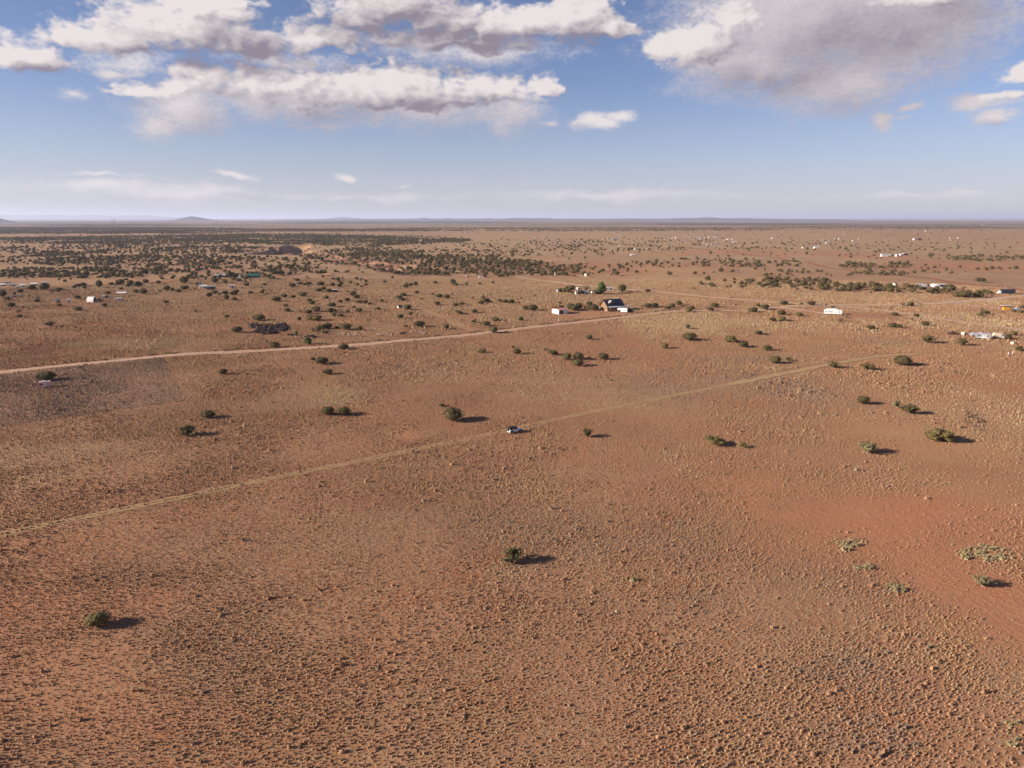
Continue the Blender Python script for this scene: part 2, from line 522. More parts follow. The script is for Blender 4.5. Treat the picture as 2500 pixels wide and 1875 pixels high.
# with distance single tussocks run together
cd = t.n('ShaderNodeVectorMath', operation='LENGTH'); t.put(cd.inputs[0], P)
far = t.ss(350, 1300, cd.outputs['Value'])
amount = t.m('MULTIPLY', t.m('SUBTRACT', 1.0, t.m('MULTIPLY', ba, .92)), t.m('MAXIMUM', clump, t.m('MULTIPLY', t.ss(.3, .62, n_mid), t.m('ADD', .42, t.m('MULTIPLY', far, .85)))))
col = t.mix(amount, soil, tan)
col = t.mix(t.m('MULTIPLY', ba, .55), col, (0.42, 0.185, 0.098))
vary = t.noise(P, 0.028, 4, .6); vary2 = t.noise(P, 0.0085, 4, .6)
col = t.mix(t.ss(.50, .66, vary, 0, .30), col, (0.20, 0.115, 0.072))
col = t.mix(t.ss(.50, .34, vary2, 0, .45), col, (0.38, 0.245, 0.125))
redp = t.noise(P, 0.0045, 4, .6)
col = t.mix(t.m('MULTIPLY', t.ss(.54, .68, redp, 0, .36), far), col, (0.36, 0.17, 0.095))
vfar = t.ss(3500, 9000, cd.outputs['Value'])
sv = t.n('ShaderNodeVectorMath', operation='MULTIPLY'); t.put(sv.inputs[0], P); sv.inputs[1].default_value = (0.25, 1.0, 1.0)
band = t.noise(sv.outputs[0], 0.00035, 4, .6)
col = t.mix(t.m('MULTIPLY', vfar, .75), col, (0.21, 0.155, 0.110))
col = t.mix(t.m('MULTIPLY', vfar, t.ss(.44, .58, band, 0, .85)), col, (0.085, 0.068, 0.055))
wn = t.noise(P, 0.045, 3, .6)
col = t.mix(t.m('MULTIPLY', t.ss(.30, .62, t.m('ADD', wn, t.m('MULTIPLY', t.m('SUBTRACT', wood_shade, .5), .35))), t.m('MULTIPLY', wood_shade, .8)), col, (0.045, 0.045, 0.045))  # far woodland, plus cloud shadow painted into the ground colour
rockc = t.mix(t.ss(.4, .6, n_mid), (0.19, 0.095, 0.065), (0.10, 0.052, 0.036))
col = t.mix(t.m('MULTIPLY', ro, t.ss(.34, .52, t.noise(P, .12, 5, .65))), col, rockc)
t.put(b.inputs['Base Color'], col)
far0 = t.ss(200, 420, cd.outputs['Value'])
pass
bh = t.m('ADD', t.m('MULTIPLY', t.m('SUBTRACT', 1.0, ba), t.m('MULTIPLY', t.m('MULTIPLY', t.ss(.75, .15, mound), far0), .30)), t.m('ADD', t.m('MULTIPLY', n_fine, .34), t.m('MULTIPLY', n_grain, .05)))
bp = t.n('ShaderNodeBump'); bp.inputs['Strength'].default_value = .8; bp.inputs['Distance'].default_value = 1.0
t.put(bp.inputs['Height'], bh); t.put(b.inputs['Normal'], bp.outputs[0])
me.materials.append(gm)
ground = bpy.data.objects.new('ground', me); C.objects.link(ground)
ground['kind'] = 'structure'


def plain(name, col, rough=.6, spec=.3, metal=0.0, var=.12, scale=3.0, dirt=None):
    m, t, b = new_mat(name, rough, spec)
    tcx = t.n('ShaderNodeTexCoord')
    n = t.noise(tcx.outputs['Object'], scale, 4, .6)
    dk = tuple(c * (1 - var) for c in col) if dirt is None else dirt
    t.put(b.inputs['Base Color'], t.mix(t.ss(.3, .7, n, 0, 1 if dirt is None else .35), col, dk))
    b.inputs['Metallic'].default_value = metal
    return m


def leafmat(name, c1, c2, c3):
    m, t, b = new_mat(name, .75, .12)
    oi = t.n('ShaderNodeObjectInfo')
    g = t.n('ShaderNodeNewGeometry')
    n = t.noise(g.outputs['Position'], 1.4, 3, .6)
    c = t.mix(oi.outputs['Random'], c1, c2)
    c = t.mix(t.ss(.45, .7, n, 0, .7), c, c3)
    t.put(b.inputs['Base Color'], c)
    return m


M = {
    'juniper': leafmat('juniper_leaf', (0.100, 0.076, 0.032), (0.068, 0.054, 0.026), (0.15, 0.112, 0.048)),
    'olive': leafmat('olive_leaf', (0.145, 0.110, 0.042), (0.105, 0.083, 0.035), (0.185, 0.14, 0.055)),
    'pale': leafmat('pale_leaf', (0.22, 0.18, 0.09), (0.17, 0.145, 0.072), (0.28, 0.225, 0.115)),
    'brown': leafmat('brown_twig', (0.19, 0.115, 0.085), (0.15, 0.095, 0.065), (0.24, 0.15, 0.11)),
    'green': leafmat('green_leaf', (0.075, 0.105, 0.025), (0.06, 0.09, 0.025), (0.12, 0.14, 0.035)),
    'bark': plain('bark', (0.17, 0.12, 0.085), .9, .1, var=.4, scale=6),
    'deadwood': plain('deadwood', (0.42, 0.34, 0.27), .9, .1, var=.3, scale=6),
    'white': plain('white_paint', (0.80, 0.77, 0.72), .45, .35, var=.06, dirt=(0.55, 0.45, 0.36)),
    'rvwhite': plain('trailer_white', (0.84, 0.82, 0.79), .35, .45, var=.05, dirt=(0.62, 0.55, 0.47)),
    'cream': plain('cream_paint', (0.74, 0.62, 0.42), .6, .25, var=.1),
    'pinkwhite': plain('faded_pink', (0.80, 0.60, 0.54), .55, .3, var=.1),
    'pinkcamper': plain('faded_pink_camper', (0.66, 0.40, 0.34), .5, .3, var=.15),
    'silver': plain('silver_metal', (0.60, 0.60, 0.63), .38, .5, .5, var=.12),
    'navy': plain('dark_roofing', (0.030, 0.036, 0.058), .45, .4, var=.3),
    'greyroof': plain('grey_roofing', (0.36, 0.34, 0.34), .5, .35, var=.15),
    'redroof': plain('pink_red_roofing', (0.52, 0.22, 0.17), .7, .2, var=.15),
    'orange_roof': plain('orange_roofing', (0.62, 0.26, 0.15), .7, .2, var=.15),
    'greenroof': plain('green_roofing', (0.035, 0.12, 0.085), .5, .3, var=.2),
    'greenpaint': plain('green_paint', (0.02, 0.16, 0.075), .5, .3, var=.2),
    'log': plain('log_wood', (0.36, 0.20, 0.11), .75, .15, var=.35, scale=2.0),
    'darkwood': plain('dark_wood', (0.12, 0.065, 0.04), .8, .15, var=.4),
    'stone': plain('foundation_stone', (0.50, 0.36, 0.28), .9, .1, var=.3),
    'glass': plain('window_glass', (0.02, 0.025, 0.03), .08, .6, var=.2),
    'black': plain('black_fabric', (0.016, 0.015, 0.018), .8, .2, var=.3),
    'rubber': plain('rubber', (0.02, 0.02, 0.02), .9, .1, var=.3),
    'blue': plain('blue_paint', (0.02, 0.035, 0.10), .3, .5, var=.2),
    'darkred': plain('dark_red_panel', (0.16, 0.06, 0.05), .7, .2, var=.3),
    'orange': plain('orange_paint', (0.75, 0.35, 0.03), .5, .3, var=.12),
    'solar': plain('solar_panel', (0.012, 0.018, 0.03), .2, .6, var=.2),
    'steel': plain('galvanised_steel', (0.33, 0.32, 0.32), .5, .4, .6, var=.2),
    'tan': plain('tan_canvas', (0.60, 0.46, 0.30), .8, .15, var=.15),
    'rockdark': plain('dark_lava_rock', (0.055, 0.038, 0.036), .95, .08, var=.45, scale=.8),
    'rockpale': plain('pale_rubble', (0.45, 0.30, 0.23), .95, .08, var=.4, scale=1.5),
    'rockpink': plain('red_sandstone', (0.20, 0.105, 0.075), .95, .08, var=.5, scale=.8),
    'hedge': leafmat('roadside_weed', (0.20, 0.115, 0.065), (0.16, 0.10, 0.055), (0.26, 0.17, 0.09)),
}


def tuft_mat(name, cols, gold):
    m, t, b = new_mat(name, .9, .08)
    oi = t.n('ShaderNodeObjectInfo'); g = t.n('ShaderNodeNewGeometry')
    n = t.noise(g.outputs['Position'], 0.05, 4, .6)
    n2 = t.noise(g.outputs['Position'], 7.0, 2, .6)
    c = t.mix(oi.outputs['Random'], cols[0], cols[1])
    c = t.mix(t.ss(.42, .62, n), c, cols[2])
    c = t.mix(t.ss(.4, .75, n2, 0, .45), c, tuple(x * .6 for x in cols[1]))
    t.put(b.inputs['Base Color'], c)
    return m


M['tuft'] = tuft_mat('dry_grass', ((0.375, 0.210, 0.118), (0.32, 0.170, 0.096), (0.35, 0.214, 0.115)), 0)
M['tuftgold'] = tuft_mat('golden_grass', ((0.45, 0.32, 0.18), (0.40, 0.28, 0.16), (0.44, 0.325, 0.185)), 0)
M['tuftgrey'] = tuft_mat('grey_brush', ((0.29, 0.20, 0.14), (0.24, 0.168, 0.12), (0.275, 0.192, 0.13)), 0)
M['sage'] = tuft_mat('sage_leaf', ((0.33, 0.26, 0.135), (0.27, 0.215, 0.115), (0.34, 0.265, 0.145)), 0)


# ------------------------------------------------------------------ roads
def road_mat(name, c1, c2, rough=.95):
    m, t, b = new_mat(name, rough, .08)
    g = t.n('ShaderNodeNewGeometry'); P = g.outputs['Position']
    n = t.noise(P, .35, 5, .65); n2 = t.noise(P, 3.0, 3, .6)
    t.put(b.inputs['Base Color'], t.mix(t.ss(.35, .65, n), c1, c2))
    bp = t.n('ShaderNodeBump'); bp.inputs['Strength'].default_value = .4; bp.inputs['Distance'].default_value = .15
    t.put(bp.inputs['Height'], n2); t.put(b.inputs['Normal'], bp.outputs[0])
    return m


M['road'] = road_mat('graded_dirt', (0.49, 0.30, 0.20), (0.42, 0.25, 0.16))
M['track'] = road_mat('worn_track', (0.41, 0.265, 0.130), (0.36, 0.220, 0.108))
M['roadpale'] = road_mat('pale_dirt', (0.53, 0.345, 0.235), (0.46, 0.29, 0.19))
M['trackbed'] = road_mat('trampled_straw', (0.37, 0.228, 0.115), (0.31, 0.178, 0.090))
M['redroad'] = road_mat('red_dirt', (0.33, 0.135, 0.08), (0.26, 0.10, 0.06))

ROADPTS = []


def smooth_line(pts, step):
    pts = [Vector(p) for p in pts]
    out = [pts[0]]
    for k in range(len(pts) - 1):
        p0 = pts[max(k - 1, 0)]; p1 = pts[k]; p2 = pts[k + 1]; p3 = pts[min(k + 2, len(pts) - 1)]
        n = max(2, int((p2 - p1).length / step))
        for q in range(1, n + 1):
            s = q / n
            out.append(0.5 * ((2 * p1) + (p2 - p0) * s + (2 * p0 - 5 * p1 + 4 * p2 - p3) * s * s + (3 * p1 - p0 - 3 * p2 + p3) * s ** 3))
    return out


def road(name, pix, width, mat, lift=.05, tracks=None, step=4.0):
    pts = [hit(*p) for p in pix]
    line = smooth_line([(p.x, p.y) for p in pts], step)
    ROADPTS.append(([(p.x, p.y) for p in line], width if tracks is None else 2.6, tracks is not None))
    vs, fs = [], []
    strips = tracks or [(0.0, width)]
    for off, w in strips:
        cols = 4
        for k, p in enumerate(line):
            a = line[max(k - 1, 0)]; c = line[min(k + 1, len(line) - 1)]
            d = (c - a).normalized(); nrm = Vector((-d.y, d.x))
            jl, jr = [.16 * w * random.uniform(-1, 1) for _ in range(2)]
            for q in range(cols + 1):
                s = q / cols - .5
                e = jl if q == 0 else (jr if q == cols else 0)
                pt = p + nrm * (off + s * w + e)
                edge = abs(s) * 2
                vs.append((pt.x, pt.y, float(height(pt.x, pt.y)) + lift * (1.0 if edge < .9 else .75)))
        base = len(vs) - len(line) * (cols + 1)
        for k in range(len(line) - 1):
            for q in range(cols):
                a = base + k * (cols + 1) + q
                fs.append((a, a + 1, a + cols + 2, a + cols + 1))
    m = bpy.data.meshes.new(name); m.from_pydata(vs, [], fs); m.materials.append(mat)
    for p in m.polygons: p.use_smooth = True
    o = bpy.data.objects.new(name, m); C.objects.link(o); o['kind'] = 'structure'
    return line


main_line = road('road', [(-200, 934), (0, 909), (400, 869), (620, 857), (830, 844), (1000, 830), (1140, 818), (1204, 810), (1400, 788), (1600, 764), (1672, 758)], 7.2, M['road'])
road('road', [(1672, 758), (1760, 758), (1835, 758), (1870, 754), (1905, 750), (1950, 746), (1991, 744)], 4.8, M['roadpale'], .15)
road('road', [(1905, 751), (1950, 757), (2000, 763), (2020, 767)], 5.2, M['roadpale'], .18)
road('road', [(1260, 675), (1340, 687), (1420, 697), (1600, 712), (1700, 722), (1800, 731), (1900, 738), (1991, 743)], 6.2, M['roadpale'], .2)
road('road', [(1991, 743), (2054, 748), (2145, 757), (2230, 768), (2270, 774), (2380, 790), (2500, 806), (2700, 832)], 6.0, M['roadpale'], .16)
road('road', [(1991, 743.5), (2100, 745), (2200, 744), (2270, 741), (2370, 735), (2440, 728), (2500, 722), (2700, 705)], 8.0, M['roadpale'], .22)
road('road', [(2330, 741), (2400, 749), (2445, 754), (2500, 758), (2600, 764)], 6.5, M['roadpale'], .2)
road('dirt_road', [(1662, 601), (1810, 619), (1930, 636), (2020, 653), (2063, 659), (2228, 675), (2342, 692), (2456, 702), (2500, 708), (2700, 722)], 7.0, M['redroad'], .3, step=10)
road('path', [(1020, 752), (1045, 760), (1083, 777), (1120, 793), (1150, 806), (1172, 813)], 0, M['track'], .07, [(-1.0, .75), (1.0, .75)])
road('path', [(618, 679), (640, 688), (665, 697), (700, 703)], 3.0, M['track'], .15)
road('path', [(2000, 606), (2100, 604), (2300, 600), (2380, 594), (2460, 585)], 8.0, M['track'], .4, step=15)
TRK = [(-250, 1362), (0, 1306), (200, 1264), (400, 1223), (800, 1141), (1000, 1100), (1225, 1054), (1270, 1043), (1500, 995), (1700, 955), (2000, 895), (2100, 877), (2170, 868), (2260, 863)]
road('path', TRK, 2.3, M['trackbed'], .05, None, step=2.0)
road('path', [(1780, 939), (1900, 915), (2000, 895), (2100, 877), (2170, 868), (2260, 863)], 3.4, M['track'], .12, None, step=2.0)
track_line = road('path', [(-250, 1362), (0, 1306), (200, 1264), (400, 1223), (800, 1141), (1000, 1100), (1225, 1054), (1270, 1043), (1500, 995), (1700, 955), (2000, 895), (2100, 877), (2170, 868), (2260, 863)],
                  0, M['track'], .09, [(-.85, .5), (.85, .5)], step=2.0)


# ------------------------------------------------------------------ mesh builder
class MB:
    def __init__(s):
        s.v, s.f = [], []

    def add(s, vs, fs):
        n = len(s.v); s.v += [tuple(v) for v in vs]; s.f += [tuple(n + q for q in f) for f in fs]
        return s

    def box(s, c, d, rz=0.0, rx=0.0):
        R = Matrix.Rotation(rz, 3, 'Z') @ Matrix.Rotation(rx, 3, 'X')
        vs = [Vector(c) + R @ Vector((sx * d[0] / 2, sy * d[1] / 2, sz * d[2] / 2)) for sx in (-1, 1) for sy in (-1, 1) for sz in (-1, 1)]
        return s.add(vs, [(0, 1, 3, 2), (4, 6, 7, 5), (0, 4, 5, 1), (2, 3, 7, 6), (0, 2, 6, 4), (1, 5, 7, 3)])

    def prism(s, prof, y0, y1):
        """prof: (x, z) outline, extruded from y0 to y1"""
        n = len(prof)
        vs = [(x, y0, z) for x, z in prof] + [(x, y1, z) for x, z in prof]
        return s.add(vs, [tuple(range(n)), tuple(range(2 * n - 1, n - 1, -1))] + [(q, q + n, (q + 1) % n + n, (q + 1) % n) for q in range(n)])

    def prismx(s, prof, x0, x1):
        n = len(prof)
        vs = [(x0, y, z) for y, z in prof] + [(x1, y, z) for y, z in prof]
        return s.add(vs, [tuple(range(n)), tuple(range(2 * n - 1, n - 1, -1))] + [(q, q + n, (q + 1) % n + n, (q + 1) % n) for q in range(n)])

    def cyl(s, a, b_, r0, r1=None, n=8):
        a, b_ = Vector(a), Vector(b_); r1 = r0 if r1 is None else r1
        q = (b_ - a).to_track_quat('Z', 'Y')
        vs = [a + q @ Vector((r0 * math.cos(k * 2 * math.pi / n), r0 * math.sin(k * 2 * math.pi / n), 0)) for k in range(n)]
        vs += [b_ + q @ Vector((r1 * math.cos(k * 2 * math.pi / n), r1 * math.sin(k * 2 * math.pi / n), 0)) for k in range(n)]
        return s.add(vs, [tuple(range(n - 1, -1, -1)), tuple(range(n, 2 * n))] + [(k, (k + 1) % n, (k + 1) % n + n, k + n) for k in range(n)])

    def mesh(s, name, mat):
        m = bpy.data.meshes.new(name); m.from_pydata(s.v, [], s.f)
        bm = bmesh.new(); bm.from_mesh(m); bmesh.ops.recalc_face_normals(bm, faces=bm.faces); bm.to_mesh(m); bm.free()
        m.materials.append(mat)
        return m

    def build(s, name, mat, parent=None):
        o = bpy.data.objects.new(name, s.mesh(name, mat)); C.objects.link(o)
        if parent is not None: o.parent = parent
        return o


def thing(name, label, cat, loc, rz=0.0, group=None):
    o = bpy.data.objects.new(name, None); C.objects.link(o)
    o.location = loc; o.rotation_euler = (0, 0, math.radians(rz)); o['label'] = label; o['category'] = cat
    o.empty_display_size = .5
    if group: o['group'] = group
    return o


def wheel(parent, x, y, r=.36, w=.24):
    ty = MB().cyl((x, y - w / 2, r), (x, y + w / 2, r), r, n=14).build('wheel', M['rubber'], parent)
    MB().cyl((x, y - w / 2 - .01, r), (x, y + w / 2 + .01, r), r * .55, n=10).build('rim', M['steel'], ty)


# ------------------------------------------------------------------ vegetation meshes
def icos(sub):
    bm = bmesh.new(); bmesh.ops.create_icosphere(bm, subdivisions=sub, radius=1.0)
    v = [tuple(q.co) for q in bm.verts]; f = [tuple(q.index for q in p.verts) for p in bm.faces]; bm.free()
    return np.array(v), f


ICO1, ICO1F = icos(1); ICO2, ICO2F = icos(2)


def leaf_tris(mb, pts, nrm, size, R):
    for p, n in zip(pts, nrm):
        n = Vector(n) + Vector((R.gauss(0, .45), R.gauss(0, .45), R.gauss(0, .45)))
        if n.length < 1e-4: n = Vector((0, 0, 1))
        n.normalize()
        a = n.orthogonal().normalized(); a.rotate(Matrix.Rotation(R.uniform(0, 6.28), 3, n)); b_ = n.cross(a)
        sz = size * R.uniform(.6, 1.3)
        p = Vector(p)
        mb.add([p + a * sz, p - a * sz * .5 + b_ * sz * .8, p - a * sz * .5 - b_ * sz * .8 + n * sz * .35], [(0, 1, 2)])


def crown_mesh(kind, seed, n_leaf, size, core=True, sub=1):
    R = random.Random(seed); mb = MB()
    lobes = []
    if kind == 'round':
        lobes = [((R.uniform(-.06, .06), R.uniform(-.06, .06), .54), (.44, .44, .44))]
        for k in range(9):
            a = R.uniform(0, 6.28); e = R.uniform(-.35, 1.0); rr = .27
            lobes.append(((math.cos(a) * math.cos(e) * rr, math.sin(a) * math.cos(e) * rr, .50 + math.sin(e) * .28), (R.uniform(.14, .24),) * 3))
    elif kind == 'spread':
        for k in range(11):
            a = k * 2.4 + R.uniform(-.3, .3); rr = .34 * math.sqrt((k + .4) / 11)
            lobes.append(((math.cos(a) * rr, math.sin(a) * rr, R.uniform(.38, .78) - rr * .45), (R.uniform(.14, .21),) * 3))
    elif kind == 'upright':
        for k in range(8):
            a = R.uniform(0, 6.28); z = .2 + .75 * k / 8
            w = .26 * math.sin(min(1, (1.1 - z) * 1.6) * 1.5) + .04
            lobes.append(((math.cos(a) * w * .5, math.sin(a) * w * .5, z), (w, w, .18)))
    if kind in ('round', 'spread', 'upright'):
        if core:
            for (c, r) in lobes:
                V, Fc = (ICO2, ICO2F) if (r[0] > .3 and sub > 1) else (ICO1, ICO1F)
                vs = [(c[0] + v[0] * r[0] * .86 * (1 + R.uniform(-.18, .12)), c[1] + v[1] * r[1] * .86 * (1 + R.uniform(-.18, .12)),
                       max(.03, c[2] + v[2] * r[2] * .86 * (1 + R.uniform(-.18, .12)))) for v in V]
                mb.add(vs, Fc)
        tot = sum(r[0] ** 2 for _, r in lobes)
        for (c, r) in lobes:
            k = int(n_leaf * r[0] ** 2 / tot)
            pts, ns = [], []
            for _ in range(k):
                d = Vector((R.gauss(0, 1), R.gauss(0, 1), R.gauss(0, 1))).normalized()
                q = R.uniform(.82, 1.14)
                pts.append((c[0] + d.x * r[0] * q, c[1] + d.y * r[1] * q, max(.04, c[2] + d.z * r[2] * q))); ns.append(d)
            leaf_tris(mb, pts, ns, size, R)
    else:   # wispy / bare: stems fanning up from the base, with sprays
        nst = 34 if kind == 'wispy' else 26
        for k in range(nst):
            a = R.uniform(0, 6.28); lean = R.uniform(.05, .95) ** .8
            L = R.uniform(.75, 1.0)
            tip = Vector((math.cos(a) * lean * .5, math.sin(a) * lean * .5, L * math.sqrt(max(.12, 1 - (lean * .78) ** 2))))
            mid = tip * .5 + Vector((0, 0, .06))
            w = .018 if kind == 'wispy' else .014
            s = Vector((-math.sin(a), math.cos(a), 0)) * w
            mb.add([-s, s, mid + s * .8, mid - s * .8, tip], [(0, 1, 2, 3), (3, 2, 4)])
            per = max(2, int(n_leaf / nst))
            pts, ns = [], []
            for _ in range(per):
                u = R.uniform(.35, 1.0) if kind == 'wispy' else R.uniform(.5, 1)
                p = tip * u + Vector((R.gauss(0, .035), R.gauss(0, .035), R.gauss(0, .03)))
                pts.append((p.x, p.y, max(.03, p.z))); ns.append((p.x * 1.4, p.y * 1.4, .5))
            leaf_tris(mb, pts, ns, size * (.8 if kind == 'wispy' else .55), R)
    return mb


def trunk_mesh(kind, seed):
    R = random.Random(seed + 99); mb = MB()
    n = 3 if kind != 'upright' else 1
    for k in range(n):
        a = R.uniform(0, 6.28)
        p1 = (math.cos(a) * .05, math.sin(a) * .05, .16); p2 = (math.cos(a) * .16, math.sin(a) * .16, .42)
        mb.cyl((0, 0, -.06), p1, .045, .032, 6); mb.cyl(p1, p2, .032, .014, 5)
    return mb


TREE = {}


def tree_variant(key, kind, seed, n_leaf, size, leaf, bark='bark', sub=2):
    TREE[key] = (crown_mesh(kind, seed, n_leaf, size, True, sub).mesh('crown', M[leaf]), trunk_mesh(kind, seed).mesh('trunk', M[bark]))


for k in range(4): tree_variant(('round', k), 'round', 10 + k, 1500, .045, 'juniper')
for k in range(3): tree_variant(('olive', k), 'round', 20 + k, 1300, .05, 'olive')
for k in range(3): tree_variant(('spread', k), 'spread', 30 + k, 1300, .05, 'olive')
for k in range(3): tree_variant(('pale', k), 'wispy', 40 + k, 1300, .06, 'pale', 'deadwood')
for k in range(2): tree_variant(('wisp', k), 'wispy', 50 + k, 1300, .06, 'olive')
for k in range(2): tree_variant(('bare', k), 'bare', 60 + k, 700, .06, 'brown')
for k in range(2): tree_variant(('green', k), 'upright', 70 + k, 1200, .06, 'green')

# ------------------------------------------------------------------ near things first: labels written for each
LAND = [  # landmarks that the labels of the many junipers refer to
    (1495, 757, 'the log house'), (1365, 766, 'the pink roofed white shed'), (2033, 767, 'the long white trailer'),
    (2390, 826, 'the silver trailer'), (1261, 1050, 'the white off-roader'), (655, 812, 'the dark rock pile'),
    (976, 752, 'the small white gabled shed'), (110, 945, 'the pinkish camper'), (224, 735, 'the barrel roofed hut'),
    (497, 701, 'the white tower farm'), (621, 676, 'the green roofed house'), (1430, 718, 'the tree ringed homestead'),
    (2292, 703, 'the building with solar panels'), (2450, 717, 'the dark box truck'), (2455, 756, 'the orange truck body'),
    (817, 713, 'the low dark sided shed'), (2181, 699, 'the cream gabled house'), (84, 695, 'the white roofed settlement'),
    (295, 720, 'the white carport'), (1170, 806, 'the road junction'), (1434, 672, 'the cream box shed'),
    (2466, 866, 'the two white posts'), (2180, 623, 'the long white building'), (840, 612, 'the pink canyon rim'),
]
ORD = 'nearest second third fourth fifth sixth seventh eighth ninth tenth eleventh twelfth thirteenth fourteenth fifteenth sixteenth seventeenth eighteenth nineteenth twentieth'.split()
GROUPNAME = {'round': 'dark junipers scattered over the range', 'olive': 'olive junipers scattered over the range', 'spread': 'olive junipers scattered over the range',
             'pale': 'pale shrubs scattered over the range', 'wisp': 'wispy shrubs scattered over the range', 'bare': 'brown bare shrubs in the washes', 'green': 'green trees around the homesteads'}
LOOK = {'round': 'dark round juniper', 'olive': 'olive green round juniper', 'spread': 'spreading olive juniper', 'pale': 'pale wispy shrub',
        'wisp': 'feathery olive shrub', 'bare': 'reddish brown bare shrub', 'green': 'upright leafy green tree'}
placed_trees = []
all_trees = []


def plant(px, py, wpx, hpx, kind, label=None):
    p = hit(px, py)
    s = mpp(p); dep = math.atan2(HCAM - p.z, math.hypot(p.x, p.y))
    w = wpx * s * 1.28
    back = min(w * .32 * math.sin(dep) / s, hpx * .3)
    p = hit(px, max(py - back, 540)) if back > .4 else p
    h = max(hpx * s * 1.05 - w * math.sin(dep) * .45, .45 * w) / math.cos(dep) * 1.05
    all_trees.append(dict(px=px, py=py, p=p, w=w, h=h, kind=kind, label=label))


near = [
    (1249, 1384, 55, 46, 'wisp', 'lone yellow green shrub out in the middle of the open tussock field'),
    (240, 1538, 46, 40, 'olive', 'lone olive juniper on the reddish ground nearest the camera, away from all tracks'),
    (2400, 1438, 42, 34, 'pale', 'pale sparse shrub on smooth bare red soil with a long shadow'),
    (1106, 1032, 43, 35, 'round', 'big round juniper beside the two-track, just up the slope from the white off-roader'),
    (1078, 994, 13, 9, 'olive', 'tiny juniper right behind the big round one near the off-roader'),
    (799, 1016, 31, 22, 'round', 'darker of two junipers growing side by side below the yellow grass patch'),
    (838, 1017, 32, 22, 'olive', 'lighter of two junipers growing side by side below the yellow grass patch'),
    (786, 891, 27, 19, 'round', 'juniper with a tiny companion at its side, below the graded dirt road'),
    (764, 881, 10, 9, 'round', 'tiny juniper companion at the side of a bigger one below the dirt road'),
    (801, 916, 21, 15, 'round', 'small flat round juniper alone below a pair near the dirt road'),
    (838, 854, 22, 13, 'round', 'juniper standing right at the near edge of the graded road'),
    (1177, 863, 17, 12, 'spread', 'small juniper with a whisk of dead grass below the road junction'),
    (114, 932, 37, 19, 'round', 'wide dark juniper right behind the pinkish camper'),
    (508, 1024, 31, 21, 'round', 'round juniper just past the corner of the grey brush field'),
    (456, 1069, 44, 28, 'wisp', 'ragged leaning juniper with two tops in front of the grey brush field'),
    (546, 916, 19, 15, 'round', 'small juniper between the grey brush field corner and the dirt road'),
    (2203, 895, 35, 26, 'round', 'mushroom shaped juniper with a bare stem at the end of the two-track'),
    (2037, 901, 27, 18, 'wisp', 'feathery juniper touching the two-track shortly before its end'),
    (2118, 905, 29, 15, 'wisp', 'low feathery juniper leaning beside the end of the two-track'),
    (2107, 989, 26, 22, 'round', 'compact bright dark green juniper next to two shaggy pale ones'),
    (2189, 998, 23, 21, 'pale', 'small pale shrub leaning against a shaggy juniper with a grey stump'),
    (2220, 1014, 40, 27, 'wisp', 'shaggy juniper with a pale dead stump at its foot'),
    (2292, 1081, 58, 38, 'spread', 'large spreading juniper with many tops above the red bare soil'),
    (2117, 1111, 46, 34, 'pale', 'pale straw coloured bushy shrub below the large spreading juniper'),
    (1746, 1090, 41, 27, 'spread', 'juniper with a much smaller one standing off in its shadow'),
    (1815, 1095, 19, 15, 'wisp', 'small juniper standing in line with the shadow of a bigger one'),
    (1433, 1070, 26, 25, 'wisp', 'narrow leafy juniper alone down the track side from the off-roader'),
]
for q in near: plant(*q)
